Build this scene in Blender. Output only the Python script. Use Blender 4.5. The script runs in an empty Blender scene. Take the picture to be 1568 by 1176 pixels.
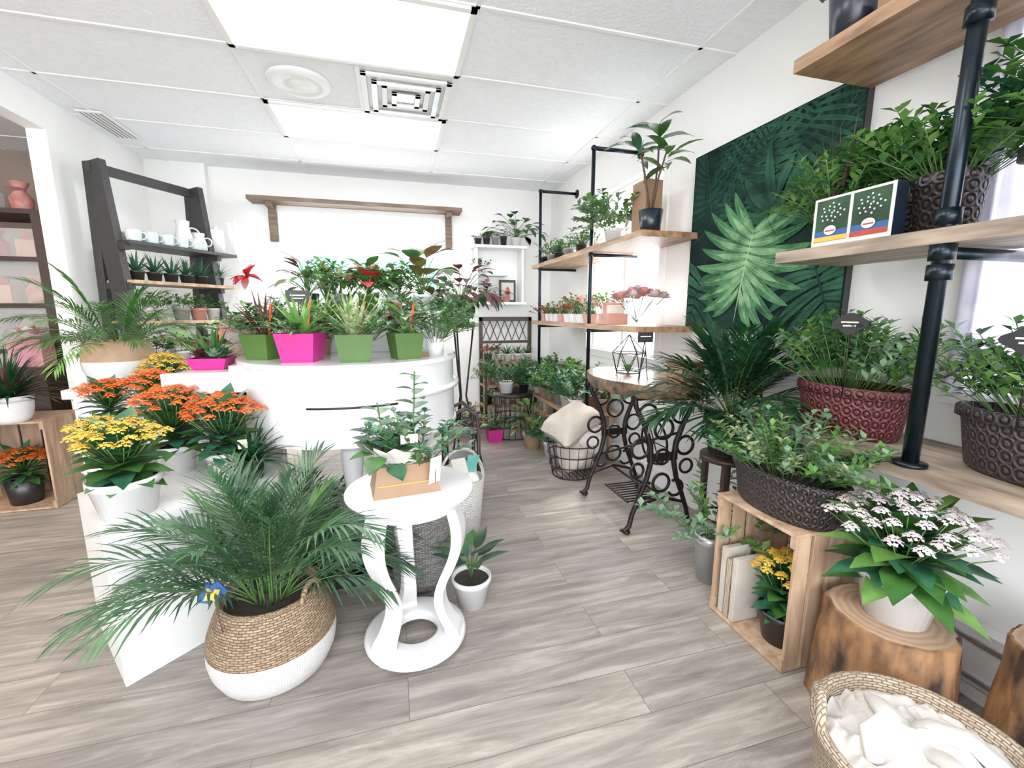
import bpy, math, random
from mathutils import Vector, Matrix, Euler, noise
RN=random.Random(11)
Z=Vector((0,0,1))
def rr(a,b): return RN.uniform(a,b)
# ------------------------------------------------------------ materials
def newmat(name):
    m=bpy.data.materials.new(name); m.use_nodes=True
    nt=m.node_tree; b=nt.nodes["Principled BSDF"]
    return m,nt,b
def N(nt,t,**k):
    n=nt.nodes.new(t)
    for a,v in k.items():
        if a in n.inputs.keys(): n.inputs[a].default_value=v
        else: setattr(n,a,v)
    return n
def c4(c): return (c[0],c[1],c[2],1)
def mat(name,col,rough=.55,metal=0,var=.12,scale=9,bump=0,bscale=60,col2=None,coord='Object',stretch=None,coat=0,detail=4,lo=.33,hi=.67,spec=.5):
    m,nt,b=newmat(name)
    tc=N(nt,'ShaderNodeTexCoord'); mp=N(nt,'ShaderNodeMapping')
    nt.links.new(tc.outputs[coord],mp.inputs[0])
    if stretch: mp.inputs['Scale'].default_value=stretch
    no=N(nt,'ShaderNodeTexNoise',Scale=scale,Detail=detail); nt.links.new(mp.outputs[0],no.inputs['Vector'])
    cr=N(nt,'ShaderNodeValToRGB')
    c1=[max(0,x*(1-var)) for x in col]; c2=list(col2) if col2 else [min(1,x*(1+var)) for x in col]
    cr.color_ramp.elements[0].position=lo; cr.color_ramp.elements[1].position=hi
    cr.color_ramp.elements[0].color=c4(c1); cr.color_ramp.elements[1].color=c4(c2)
    nt.links.new(no.outputs[0],cr.inputs[0]); nt.links.new(cr.outputs[0],b.inputs['Base Color'])
    b.inputs['Roughness'].default_value=rough; b.inputs['Metallic'].default_value=metal
    b.inputs['Coat Weight'].default_value=coat; b.inputs['Specular IOR Level'].default_value=spec
    if bump:
        n2=N(nt,'ShaderNodeTexNoise',Scale=bscale,Detail=5); nt.links.new(mp.outputs[0],n2.inputs['Vector'])
        bp=N(nt,'ShaderNodeBump',Strength=bump,Distance=.01); nt.links.new(n2.outputs[0],bp.inputs['Height'])
        nt.links.new(bp.outputs[0],b.inputs['Normal'])
    return m
def leafmat(name,c1,c2,rough=.42,scale=14,tl=.2):
    m=mat(name,c1,rough,0,.1,scale,col2=c2)
    nt=m.node_tree;b=nt.nodes["Principled BSDF"];out=nt.nodes["Material Output"]
    tr=N(nt,'ShaderNodeBsdfTranslucent'); mx=N(nt,'ShaderNodeMixShader'); mx.inputs[0].default_value=tl
    src=b.inputs['Base Color'].links[0].from_socket
    nt.links.new(src,tr.inputs[0]); nt.links.new(b.outputs[0],mx.inputs[1]); nt.links.new(tr.outputs[0],mx.inputs[2])
    nt.links.new(mx.outputs[0],out.inputs[0]); return m
def emat(name,col,s):
    m,nt,b=newmat(name); b.inputs['Base Color'].default_value=c4(col)
    b.inputs['Emission Color'].default_value=c4(col); b.inputs['Emission Strength'].default_value=s; return m
def floormat():
    m,nt,b=newmat('vinyl_plank'); L=nt.links.new
    tc=N(nt,'ShaderNodeTexCoord')
    br=N(nt,'ShaderNodeTexBrick',Scale=1.0); br.offset=.37; br.offset_frequency=2
    br.inputs['Brick Width'].default_value=1.22; br.inputs['Row Height'].default_value=.178
    br.inputs['Mortar Size'].default_value=.0012; br.inputs['Color1'].default_value=(0,0,0,1); br.inputs['Color2'].default_value=(1,1,1,1); br.inputs['Mortar'].default_value=(.2,.2,.2,1)
    L(tc.outputs['Object'],br.inputs['Vector'])
    mp=N(nt,'ShaderNodeMapping'); mp.inputs['Scale'].default_value=(1.1,10,1); L(tc.outputs['Object'],mp.inputs[0])
    g=N(nt,'ShaderNodeTexNoise',Scale=2.2,Detail=9,Roughness=.68,Distortion=.6)
    ad=N(nt,'ShaderNodeVectorMath',operation='ADD'); sc=N(nt,'ShaderNodeVectorMath',operation='SCALE'); sc.inputs['Scale'].default_value=7
    L(br.outputs['Color'],sc.inputs[0]); L(mp.outputs[0],ad.inputs[0]); L(sc.outputs[0],ad.inputs[1]); L(ad.outputs[0],g.inputs['Vector'])
    cr=N(nt,'ShaderNodeValToRGB'); e=cr.color_ramp.elements
    e[0].position=.28; e[0].color=(.13,.115,.107,1); e[1].position=.70; e[1].color=(.46,.42,.38,1)
    e2=e.new(.5); e2.color=(.27,.24,.22,1); L(g.outputs[0],cr.inputs[0])
    hs=N(nt,'ShaderNodeMix',data_type='RGBA',blend_type='MULTIPLY'); hs.inputs[0].default_value=1
    c2=N(nt,'ShaderNodeValToRGB'); c2.color_ramp.elements[0].color=(.76,.75,.75,1); c2.color_ramp.elements[1].color=(1.0,.97,.93,1)
    L(br.outputs['Color'],c2.inputs[0]); L(cr.outputs[0],hs.inputs[6]); L(c2.outputs[0],hs.inputs[7])
    mo=N(nt,'ShaderNodeMix',data_type='RGBA',blend_type='MIX'); mo.inputs[7].default_value=(.08,.07,.065,1)
    L(br.outputs['Fac'],mo.inputs[0]); L(hs.outputs[2],mo.inputs[6]); L(mo.outputs[2],b.inputs['Base Color'])
    b.inputs['Roughness'].default_value=.32
    bp=N(nt,'ShaderNodeBump',Strength=.12,Distance=.004); L(g.outputs[0],bp.inputs['Height']); L(bp.outputs[0],b.inputs['Normal'])
    return m
def weavemat(name,c1,c2,su,sv,bump=.8):
    m,nt,b=newmat(name); L=nt.links.new
    tc=N(nt,'ShaderNodeTexCoord'); mp=N(nt,'ShaderNodeMapping'); mp.inputs['Scale'].default_value=(su,sv,1); L(tc.outputs['UV'],mp.inputs[0])
    br=N(nt,'ShaderNodeTexBrick',Scale=1.0); br.inputs['Brick Width'].default_value=1; br.inputs['Row Height'].default_value=.5
    br.inputs['Mortar Size'].default_value=.10; br.inputs['Mortar Smooth'].default_value=1
    br.inputs['Color1'].default_value=c4(c1); br.inputs['Color2'].default_value=c4(c2); br.inputs['Mortar'].default_value=c4([x*.6 for x in c1])
    no=N(nt,'ShaderNodeTexNoise',Scale=9,Detail=3); L(tc.outputs['Object'],no.inputs['Vector'])
    sc=N(nt,'ShaderNodeVectorMath',operation='SCALE'); sc.inputs['Scale'].default_value=.9; L(no.outputs['Color'],sc.inputs[0])
    ad=N(nt,'ShaderNodeVectorMath',operation='ADD'); L(mp.outputs[0],ad.inputs[0]); L(sc.outputs[0],ad.inputs[1])
    L(ad.outputs[0],br.inputs['Vector']); L(br.outputs['Color'],b.inputs['Base Color'])
    iv=N(nt,'ShaderNodeMath',operation='SUBTRACT'); iv.inputs[0].default_value=1; L(br.outputs['Fac'],iv.inputs[1])
    bp=N(nt,'ShaderNodeBump',Strength=bump,Distance=.006); L(iv.outputs[0],bp.inputs['Height']); L(bp.outputs[0],b.inputs['Normal'])
    b.inputs['Roughness'].default_value=.75; return m
def filimat(name,c1,c2,s=1.0):
    m,nt,b=newmat(name); L=nt.links.new
    tc=N(nt,'ShaderNodeTexCoord'); mp=N(nt,'ShaderNodeMapping'); mp.inputs['Scale'].default_value=(26*s,26*s,1); L(tc.outputs['UV'],mp.inputs[0])
    vo=N(nt,'ShaderNodeTexVoronoi',feature='F1',Scale=1.0,Randomness=.1); L(mp.outputs[0],vo.inputs['Vector'])
    w=N(nt,'ShaderNodeMath',operation='SINE'); ml=N(nt,'ShaderNodeMath',operation='MULTIPLY'); ml.inputs[1].default_value=16
    L(vo.outputs['Distance'],ml.inputs[0]); L(ml.outputs[0],w.inputs[0])
    cr=N(nt,'ShaderNodeValToRGB'); cr.color_ramp.elements[0].position=.35; cr.color_ramp.elements[1].position=.65
    cr.color_ramp.elements[0].color=c4(c1); cr.color_ramp.elements[1].color=c4(c2)
    L(w.outputs[0],cr.inputs[0]); L(cr.outputs[0],b.inputs['Base Color'])
    bp=N(nt,'ShaderNodeBump',Strength=.6,Distance=.004); L(w.outputs[0],bp.inputs['Height']); L(bp.outputs[0],b.inputs['Normal'])
    b.inputs['Roughness'].default_value=.45; return m
def ringmat():
    m,nt,b=newmat('log_end_grain'); L=nt.links.new
    tc=N(nt,'ShaderNodeTexCoord')
    w=N(nt,'ShaderNodeTexWave',wave_type='RINGS',rings_direction='Z',Scale=14,Distortion=3,Detail=3); w.inputs['Detail Scale'].default_value=1.2
    L(tc.outputs['Object'],w.inputs['Vector'])
    cr=N(nt,'ShaderNodeValToRGB'); cr.color_ramp.elements[0].color=(.28,.165,.10,1); cr.color_ramp.elements[1].color=(.37,.245,.16,1)
    L(w.outputs[0],cr.inputs[0]); L(cr.outputs[0],b.inputs['Base Color']); b.inputs['Roughness'].default_value=.6; return m

M={}
M['wall']=mat('wall_paint',(.87,.87,.85),.85,var=.015,scale=3,bump=.05,bscale=220)
M['taupe']=mat('taupe_paint',(.27,.21,.175),.85,var=.04,scale=3)
M['ceil']=mat('ceiling_tile_board',(.87,.89,.925),.95,var=.025,scale=30,bump=.6,bscale=45)
M['trim']=mat('white_trim_paint',(.84,.84,.83),.45,var=.01,scale=5)
M['floor']=floormat()
M['gloss']=mat('white_gloss_lacquer',(.68,.68,.69),.14,var=.01,scale=3,coat=.5)
M['white']=mat('white_satin_paint',(.65,.65,.64),.35,var=.02,scale=6)
M['cer']=mat('white_ceramic',(.66,.66,.655),.22,var=.01,scale=5,coat=.3)
M['mug']=mat('pale_blue_ceramic',(.50,.57,.57),.3,var=.1,scale=30)
M['black']=mat('black_plastic',(.008,.008,.010),.4,var=.1)
M['navy']=mat('navy_ceramic',(.006,.011,.021),.3,var=.1)
M['pipe']=mat('black_iron_pipe',(.006,.012,.018),.28,.75,var=.2,scale=20)
M['iron']=mat('cast_iron',(.010,.0075,.0065),.45,.6,var=.3,scale=30,bump=.15)
M['dark']=mat('dark_stained_wood',(.014,.013,.014),.5,var=.4,scale=4,stretch=(3,3,20),bump=.15)
M['dkbrown']=mat('dark_brown_wood',(.023,.010,.006),.45,var=.3,scale=5,stretch=(3,3,14))
M['wood']=mat('shelf_pine_wood',(.24,.115,.052),.5,var=.4,scale=3,col2=(.40,.23,.12),stretch=(8,1.5,8),bump=.12,bscale=14)
M['woodx']=mat('ledge_wood',(.10,.058,.033),.55,var=.3,scale=3,col2=(.20,.125,.075),stretch=(1.5,10,10),bump=.15,bscale=14)
M['barn']=mat('weathered_plank',(.17,.12,.085),.6,var=.3,scale=3,col2=(.33,.25,.185),stretch=(10,1.5,10),bump=.2,bscale=14)
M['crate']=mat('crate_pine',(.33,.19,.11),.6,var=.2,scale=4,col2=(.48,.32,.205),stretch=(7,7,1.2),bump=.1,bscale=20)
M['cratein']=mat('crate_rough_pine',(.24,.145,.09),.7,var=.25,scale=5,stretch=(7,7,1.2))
M['bark']=mat('log_bark',(.024,.010,.005),.65,var=.2,scale=7,col2=(.28,.13,.05),stretch=(1.6,1.6,.7),bump=.8,bscale=14,detail=8,lo=.42,hi=.60)
M['slab']=mat('live_edge_slab_top',(.24,.14,.085),.3,var=.2,scale=5,col2=(.38,.255,.17),stretch=(6,1.6,3),coat=.3)
M['slabbark']=mat('live_edge_bark',(.037,.021,.012),.8,var=.4,scale=18,col2=(.20,.12,.067),bump=.8,bscale=30)
M['ring']=ringmat()
M['soil']=mat('potting_soil',(.018,.012,.009),.95,var=.5,scale=60,bump=.6,bscale=80)
M['kraft']=mat('kraft_paper',(.25,.135,.07),.55,var=.06,scale=12)
M['pink']=mat('magenta_paper',(.45,.0,.17),.5,var=.08)
M['gpaper']=mat('green_paper',(.037,.098,.010),.5,var=.1)
M['tissue']=mat('white_tissue_cloth',(.56,.53,.50),.85,var=.04,scale=10,bump=.25,bscale=60)
M['linen']=mat('cream_linen',(.45,.40,.345),.9,var=.08,scale=10,bump=.3,bscale=150)
M['sea']=weavemat('seagrass_weave',(.17,.105,.057),(.32,.22,.13),46,62)
M['seaw']=weavemat('white_rope_weave',(.57,.56,.545),(.66,.65,.635),80,110,.5)
M['wick']=weavemat('wicker_natural',(.31,.23,.152),(.47,.375,.28),50,64)
M['wickw']=weavemat('wicker_white',(.52,.50,.475),(.66,.65,.625),40,50)
M['mesh']=weavemat('silver_knit',(.13,.125,.12),(.30,.29,.275),34,80,1)
M['fili']=filimat('embossed_brown_planter',(.006,.004,.004),(.028,.021,.020))
M['filir']=filimat('embossed_burgundy_planter',(.030,.0025,.004),(.11,.012,.015))
M['filiw']=filimat('embossed_white_planter',(.26,.25,.245),(.60,.59,.575),.8)
M['metal']=mat('galvanised_metal',(.5,.52,.53),.35,.7,var=.1,scale=12)
M['tanpot']=mat('tan_terracotta',(.35,.215,.128),.7,var=.1,scale=20)
M['terra']=mat('pink_terracotta',(.47,.22,.175),.6,var=.1)
M['grey']=mat('grey_concrete',(.21,.21,.21),.7,var=.15,scale=20)
M['g1']=leafmat('leaf_green',(.013,.063,.012),(.050,.162,.027))
M['g2']=leafmat('leaf_dark_green',(.0035,.020,.008),(.014,.064,.022),.3)
M['g3']=leafmat('leaf_light_green',(.05,.175,.025),(.145,.31,.06))
M['g4']=leafmat('leaf_grey_green',(.063,.155,.085),(.21,.335,.19))
M['g5']=leafmat('leaf_palm_green',(.012,.057,.026),(.066,.16,.070),.34)
M['g6']=leafmat('leaf_variegated',(.030,.12,.018),(.46,.51,.26),.4,40)
M['g7']=leafmat('leaf_bluegreen',(.008,.06,.030),(.034,.145,.064),.35)
M['red']=leafmat('leaf_burgundy',(.027,.004,.007),(.11,.017,.024))
M['cal']=leafmat('leaf_red_veined',(.17,.007,.021),(.043,.155,.021),.4,22)
M['stem']=mat('green_stem',(.05,.12,.025),.5)
M['brst']=mat('brown_stem',(.075,.038,.021),.7)
M['yel']=leafmat('petal_yellow',(.58,.31,.010),(.70,.47,.05),.6)
M['ora']=leafmat('petal_orange',(.62,.062,.0015),(.72,.135,.004),.6)
M['ptl']=leafmat('petal_pale_pink',(.54,.31,.36),(.70,.65,.64),.6)
M['wht']=leafmat('petal_white',(.63,.47,.51),(.71,.69,.68),.6,40)
M['rose']=leafmat('petal_coral',(.52,.145,.128),(.66,.345,.31),.6)
M['redf']=leafmat('petal_red',(.35,.005,.010),(.49,.019,.024),.5)
M['pkw']=leafmat('pink_tissue_wrap',(.58,.17,.26),(.68,.365,.43),.5,6,.4)
M['blue']=mat('blue_card',(.006,.06,.22),.5)
M['yelc']=mat('yellow_card',(.56,.36,.025),.5)
M['redc']=mat('red_card',(.36,.021,.012),.5)
M['cream']=mat('cream_card',(.62,.60,.53),.6,var=.03)
M['chalk']=mat('chalkboard_label',(.007,.007,.009),.6,var=.2)
M['lamp']=emat('light_diffuser',(1,.99,.97),5.5)
M['lampw']=emat('warm_light_diffuser',(1,.78,.55),8)
M['sheer']=leafmat('sheer_curtain',(.68,.66,.79),(.78,.77,.87),.8,14,.4)
M['teal']=mat('teal_paint',(.08,.33,.28),.6)
M['dgrey']=mat('dark_asphalt',(.20,.22,.23),.8)
M['facade']=mat('pale_facade',(.72,.74,.73),.8,var=.06,scale=1)
M['asph']=mat('pale_pavement',(.48,.48,.48),.9)
m,nt,b=newmat('cellophane'); b.inputs['Base Color'].default_value=(.9,.93,1,1); b.inputs['Alpha'].default_value=.16; b.inputs['Roughness'].default_value=.12; M['cello']=m
m,nt,b=newmat('clear_glass'); b.inputs['Base Color'].default_value=(.9,.95,.95,1); b.inputs['Alpha'].default_value=.16; b.inputs['Roughness'].default_value=.05; M['glass']=m

# ------------------------------------------------------------ mesh builder
XR=1.9; YB=5.17
class MB:
    def __init__(s,name,loc=(0,0,0),rz=0):
        s.name=name; s.loc=loc; s.rz=rz; s.v=[]; s.f=[]; s.m=[]; s.sm=[]; s.uv=[]; s.mats=[]
    def mi(s,k):
        if k not in s.mats: s.mats.append(k)
        return s.mats.index(k)
    def add(s,vs,fs,k,smooth=True,uvs=None):
        o=len(s.v); s.v.extend([tuple(p) for p in vs]); i=s.mi(k)
        for n,f in enumerate(fs):
            s.f.append([o+a for a in f]); s.m.append(i); s.sm.append(smooth)
            s.uv.append(uvs[n] if uvs else None)
    def box(s,c,sz,k,rot=None,taper=1):
        x,y,z=[a/2 for a in sz]; t=taper
        P=[Vector(p) for p in [(-x*t,-y*t,-z),(x*t,-y*t,-z),(x*t,y*t,-z),(-x*t,y*t,-z),(-x,-y,z),(x,-y,z),(x,y,z),(-x,y,z)]]
        if rot is not None:
            e=rot if isinstance(rot,Matrix) else Euler(rot).to_matrix(); P=[e@p for p in P]
        c=Vector(c); P=[p+c for p in P]
        s.add(P,[(3,2,1,0),(4,5,6,7),(0,1,5,4),(1,2,6,5),(2,3,7,6),(3,0,4,7)],k,False)
    def beam(s,a,b,w,h,k):
        a=Vector(a);b=Vector(b);d=b-a
        q=d.to_track_quat('X','Z').to_matrix()
        s.box((a+b)/2,(d.length,w,h),k,q)
    def lathe(s,prof,k,c=(0,0,0),seg=28,sx=1,sy=1,smooth=True,a0=0,ks=None):
        vs=[];fs=[];c=Vector(c); n=len(prof)
        ln=[0]
        for i in range(1,n): ln.append(ln[-1]+math.dist(prof[i],prof[i-1]))
        RM=max(p[0] for p in prof)*6.283 if s.name.endswith('planter') or 'pot' in s.name[-4:] else 1
        for j in range(seg):
            a=a0+2*math.pi*j/seg
            for r,z in prof:
                vs.append(c+Vector((r*math.cos(a)*sx,r*math.sin(a)*sy,z)))
        if ks is None: ks=[k]*(n-1)
        base=len(s.v)
        for i in range(n-1):
            F=[];U=[]
            for j in range(seg):
                j2=(j+1)%seg
                F.append((j*n+i,j2*n+i,j2*n+i+1,j*n+i+1))
                u0=j/seg*RM;u1=(j+1)/seg*RM
                U.append(((u0,ln[i]),(u1,ln[i]),(u1,ln[i+1]),(u0,ln[i+1])))
            if i==0: s.add(vs,F,ks[i],smooth,U)
            else:
                mi=s.mi(ks[i])
                for f,u in zip(F,U):
                    s.f.append([base+a for a in f]); s.m.append(mi); s.sm.append(smooth); s.uv.append(u)
    def tube(s,pts,r,k,seg=8,closed=False,flat=1):
        pts=[Vector(p) for p in pts]; n=len(pts); vs=[];fs=[]
        prev=None
        for i,p in enumerate(pts):
            if closed: d=pts[(i+1)%n]-pts[i-1]
            else: d=pts[min(i+1,n-1)]-pts[max(i-1,0)]
            if d.length<1e-9: d=Vector((0,0,1))
            d.normalize()
            if prev is None:
                u=d.cross(Z)
                if u.length<.05: u=d.cross(Vector((0,1,0)))
            else: u=prev-d*prev.dot(d)
            u.normalize(); prev=u; w=d.cross(u)
            ri=r[i] if isinstance(r,(list,tuple)) else r
            for j in range(seg):
                a=2*math.pi*j/seg; vs.append(p+u*math.cos(a)*ri+w*math.sin(a)*ri*flat)
        m=n if closed else n-1
        for i in range(m):
            i2=(i+1)%n
            for j in range(seg):
                j2=(j+1)%seg; fs.append((i*seg+j,i*seg+j2,i2*seg+j2,i2*seg+j))
        if not closed:
            fs.append(tuple(range(seg-1,-1,-1))); fs.append(tuple((n-1)*seg+j for j in range(seg)))
        s.add(vs,fs,k,True)
    def ring(s,c,R,r,k,axis='z',seg=28,ts=6,sx=1,sy=1):
        P=[]
        for j in range(seg):
            a=2*math.pi*j/seg;x=R*math.cos(a)*sx;y=R*math.sin(a)*sy
            P.append(Vector(c)+(Vector((x,y,0)) if axis=='z' else Vector((x,0,y)) if axis=='y' else Vector((0,x,y))))
        s.tube(P,r,k,ts,True)
    def prism(s,poly,z0,z1,k,ktop=None,smooth=False):
        n=len(poly); vs=[(p[0],p[1],z0) for p in poly]+[(p[0],p[1],z1) for p in poly]
        s.add(vs,[(i,(i+1)%n,n+(i+1)%n,n+i) for i in range(n)],k,smooth)
        s.add(vs[n:],[tuple(range(n))],ktop or k,False); s.add(vs[:n],[tuple(range(n-1,-1,-1))],k,False)
    def pillow(s,c,sz,k,rot=(0,0,0),puff=.5):
        e=Euler(rot).to_matrix();n=14;vs=[];fs=[]
        for side in (1,-1):
            for i in range(n+1):
                for j in range(n+1):
                    u=i/n*2-1;v=j/n*2-1
                    h=(max(0,(1-u**4)*(1-v**4)))**.5
                    x=u*(1-.10*(1-abs(v))*abs(u));y=v*(1-.10*(1-abs(u))*abs(v))
                    h*=1+.2*noise.noise(Vector((u*3,v*3,c[0]*5+side)))
                    vs.append(e@Vector((x*sz[0]/2,y*sz[1]/2,side*h*sz[2]/2))+Vector(c))
        q=(n+1)**2
        for s2 in (0,1):
            for i in range(n):
                for j in range(n):
                    a=s2*q+i*(n+1)+j; f=(a,a+n+1,a+n+2,a+1); fs.append(f if s2==0 else f[::-1])
        s.add(vs,fs,k,True)
    def ball(s,c,r,k,seg=10,sz=1):
        n=7; prof=[(max(.0001,r*math.sin(math.pi*i/n)),-r*math.cos(math.pi*i/n)*sz) for i in range(n+1)]
        s.lathe(prof,k,c,seg)
    def build(s,bevel=0,bseg=2,clamp=False):
        if clamp:
            lx=XR-.045-s.loc[0]; ly=YB-.03-s.loc[1]
            s.v=[(min(p[0],lx),min(p[1],ly),p[2]) for p in s.v]
        me=bpy.data.meshes.new(s.name); me.from_pydata(s.v,[],s.f)
        for k in s.mats: me.materials.append(M[k])
        me.polygons.foreach_set('material_index',s.m); me.polygons.foreach_set('use_smooth',s.sm)
        uvl=me.uv_layers.new(name='UVMap'); data=[0.0]*(len(me.loops)*2); li=0
        for f,u in zip(s.f,s.uv):
            for i in range(len(f)):
                if u: data[2*li]=u[i][0]; data[2*li+1]=u[i][1]
                else:
                    p=s.v[f[i]]; data[2*li]=p[0]; data[2*li+1]=p[1]
                li+=1
        uvl.data.foreach_set('uv',data); me.update()
        o=bpy.data.objects.new(s.name,me); bpy.context.scene.collection.objects.link(o)
        o.location=s.loc; o.rotation_euler[2]=s.rz
        if bevel:
            bm=o.modifiers.new('bevel','BEVEL'); bm.width=bevel; bm.segments=bseg; bm.limit_method='ANGLE'; bm.angle_limit=.7
        return o
# ------------------------------------------------------------ plant parts
def leaf(mb,b,d,L,W,k,n=3,droop=.4,fold=.2,p=.85,roll=0):
    d=Vector(d).normalized(); side=d.cross(Z)
    if side.length<.02: side=Vector((1,0,0))
    side.normalize()
    if roll: side=Matrix.Rotation(roll,3,d)@side
    pos=Vector(b);vs=[];st=L/n
    for i in range(n+1):
        t=i/n; w=W*.5*max(.05 if i<n else 0.01,math.sin(math.pi*t**p)); nr=side.cross(d)
        vs+= [pos-side*w+nr*w*fold,pos.copy(),pos+side*w+nr*w*fold]
        if i<n:
            pos=pos+d*st; d=(d+Vector((0,0,-droop/n))).normalized()
    fs=[]
    for i in range(n):
        a=3*i; fs+=[(a,a+1,a+4,a+3),(a+1,a+2,a+5,a+4)]
    mb.add(vs,fs,k,True)
def sph(az,el): return Vector((math.cos(az)*math.cos(el),math.sin(az)*math.cos(el),math.sin(el)))
def frond(mb,b,d,L,ll,k,n=16,droop=.9,w=.016,bare=.3):
    d=Vector(d).normalized();pos=Vector(b);P=[pos.copy()];D=[d.copy()];m=n+6
    for i in range(m):
        pos=pos+d*(L/m); d=(d+Vector((0,0,-droop/m*(.4+1.4*i/m)))).normalized(); P.append(pos.copy());D.append(d.copy())
    mb.tube(P[::2]+[P[-1]],[.003*(1-.7*i/len(P[::2])) for i in range(len(P[::2])+1)],'stem',4)
    s0=int(m*bare)
    for i in range(s0,m+1):
        t=(i-s0)/(m-s0); l=ll*(.55+.9*math.sin(math.pi*min(1,.12+t*.85)))*rr(.85,1.1)*.75
        dd=D[i]; side=dd.cross(Z)
        if side.length<.02: side=Vector((1,0,0))
        side.normalize()
        for s in (-1,1):
            v=side*s*(.95-.55*t)+dd*(.6+.5*t)+Z*rr(-.12,.28)
            leaf(mb,P[i],v,l,w,k,3,.6,.25,.6)
def palm(mb,b,n,L,ll,k='g5',emin=.5,emax=1.4,droop=1.2,w=.016,r0=.03,nl=16,front=0):
    for i in range(n):
        az=i*2.399+rr(-.3,.3); el=rr(emin,emax)
        if front and math.sin(az)<.1: el=min(1.45,el+front*(.3-math.sin(az)))
        frond(mb,Vector(b)+Vector((math.cos(az)*r0,math.sin(az)*r0,0)),sph(az,el),L*rr(.75,1.1),ll,k,nl,droop,w)
def herb(mb,b,R,H,ns,ks,ll=.04,lw=.02,sx=1,sy=1,droop=.7,step=.028,trail=0):
    b=Vector(b)
    for i in range(ns):
        az=rr(0,6.283); q=math.sqrt(rr(0,1)); o=Vector((math.cos(az)*R*.55*q*sx,math.sin(az)*R*.55*q*sy,0))
        el=1.45-q*rr(.5,1.0); d=sph(az,el); d.x*=sx; d.y*=sy; d.normalize()
        h=H*rr(.6,1.1); pos=b+o; P=[pos.copy()]; m=max(3,int(h/step)); k=RN.choice(ks)
        dr=droop*(1+trail*q)
        for j in range(m):
            pos=pos+d*(h/m); d=(d+Vector((rr(-.06,.06),rr(-.06,.06),-dr/m))).normalized(); P.append(pos.copy())
            if j>=m*.2:
                a=rr(0,6.28)
                for s in (0,2.1,4.2) if j>m*.5 else (0,3.14):
                    v=sph(a+s,rr(-.1,.7))+d*.4
                    leaf(mb,pos,v,ll*rr(.7,1.2),lw*rr(.8,1.2),k,2,.5,.25,.8)
        mb.tube([P[0],P[len(P)//2],P[-1]],.0016,'stem',4)
def spiky(mb,b,n,L,W,k,emin=.3,emax=1.4,droop=.8):
    for i in range(n):
        az=i*2.399+rr(-.2,.2); t=i/max(1,n-1); el=emin+(emax-emin)*t
        leaf(mb,Vector(b)+sph(az,0)*.01,sph(az,el),L*rr(.8,1.1),W,k,5,droop,.35,.55)
def broad(mb,b,n,L,W,ks,stem=.15,emin=.4,emax=1.4,droop=.7,spread=.5,sk='stem',nl=5):
    b=Vector(b)
    for i in range(n):
        az=i*2.399+rr(-.3,.3); el=rr(emin,emax); d=sph(az,el); s=stem*rr(.5,1.15)
        mid=b+Vector((d.x*s*.25,d.y*s*.25,s*.55*max(.3,d.z))); end=b+Vector((d.x*s*spread*1.4,d.y*s*spread*1.4,s*max(.35,d.z)))
        mb.tube([b,mid,end],.0025,sk,5)
        leaf(mb,end,sph(az+rr(-.4,.4),el-.6),L*rr(.75,1.15),W*rr(.85,1.1),RN.choice(ks),nl,droop,.15,.75)
def tree(mb,b,H,nb,L,W,ks,lean=(0,0),sk='brst'):
    b=Vector(b)
    for j in range(nb):
        az=j*2.1+.4; top=b+Vector((lean[0]+math.cos(az)*H*.22*(j>0),lean[1]+math.sin(az)*H*.22*(j>0),H*(1-.16*j)))
        mid=(b+top)/2+Vector((rr(-.02,.02),rr(-.02,.02),.03)); mb.tube([b,mid,top],[.008,.007,.005],sk,6)
        for i in range(9):
            a=i*.75+j; leaf(mb,top-Z*.014*i,sph(a,rr(.0,.8)),L*rr(.8,1.15),W,RN.choice(ks),5,.9,.2,.75)
def flower(mb,c,r,k,up=None):
    c=Vector(c); up=(up or Z).normalized(); u=up.orthogonal().normalized(); w=up.cross(u); a0=rr(0,3)
    vs=[c]
    for i in range(8):
        a=a0+i*math.pi/4; q=r if i%2==0 else r*.6
        vs.append(c+(u*math.cos(a)+w*math.sin(a))*q+up*(.2*r if i%2==0 else 0))
    mb.add(vs,[(0,i+1,(i+1)%8+1) for i in range(8)],k,False)
def kalanchoe(mb,b,R,H,kf,nc=26,lk=('g1','g7'),lw=.06,fr=.0066,cr=.025,fl=.28):
    b=Vector(b)
    for i in range(54):
        az=i*2.399; t=i/54; el=.0+1.15*t
        leaf(mb,b+Z*(H*.62*t),sph(az,el),R*rr(.8,1.1),lw*rr(.8,1.2),RN.choice(lk),4,.8,.15,.9)
    nc=int(nc*1.35)
    for i in range(nc):
        q=math.sqrt((i+.5)/nc); az=i*2.399; c=b+Vector((math.cos(az)*R*q*.92,math.sin(az)*R*q*.92,H*(1-fl*q*q)+rr(-.012,.012)))
        mb.tube([b+Z*H*.3,(b+c)/2+Z*.01,c-Z*.008],.0018,'stem',4)
        nf=28
        for j in range(nf):
            qq=math.sqrt((j+.5)/nf); a=j*2.399
            u=Vector((math.cos(a)*qq*.8,math.sin(a)*qq*.8,1))
            flower(mb,c+Vector((math.cos(a)*qq*cr,math.sin(a)*qq*cr,.016*(1-qq*qq)+rr(-.004,.004))),fr*rr(.85,1.2),kf,u)
def succ(mb,b,r,k,n=22):
    for i in range(n):
        t=i/n; leaf(mb,Vector(b)+Z*.01*t,sph(i*2.399,.15+1.2*t),r*(1.05-.45*t),r*.42,k,3,-.3,.4,1.0)
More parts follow.
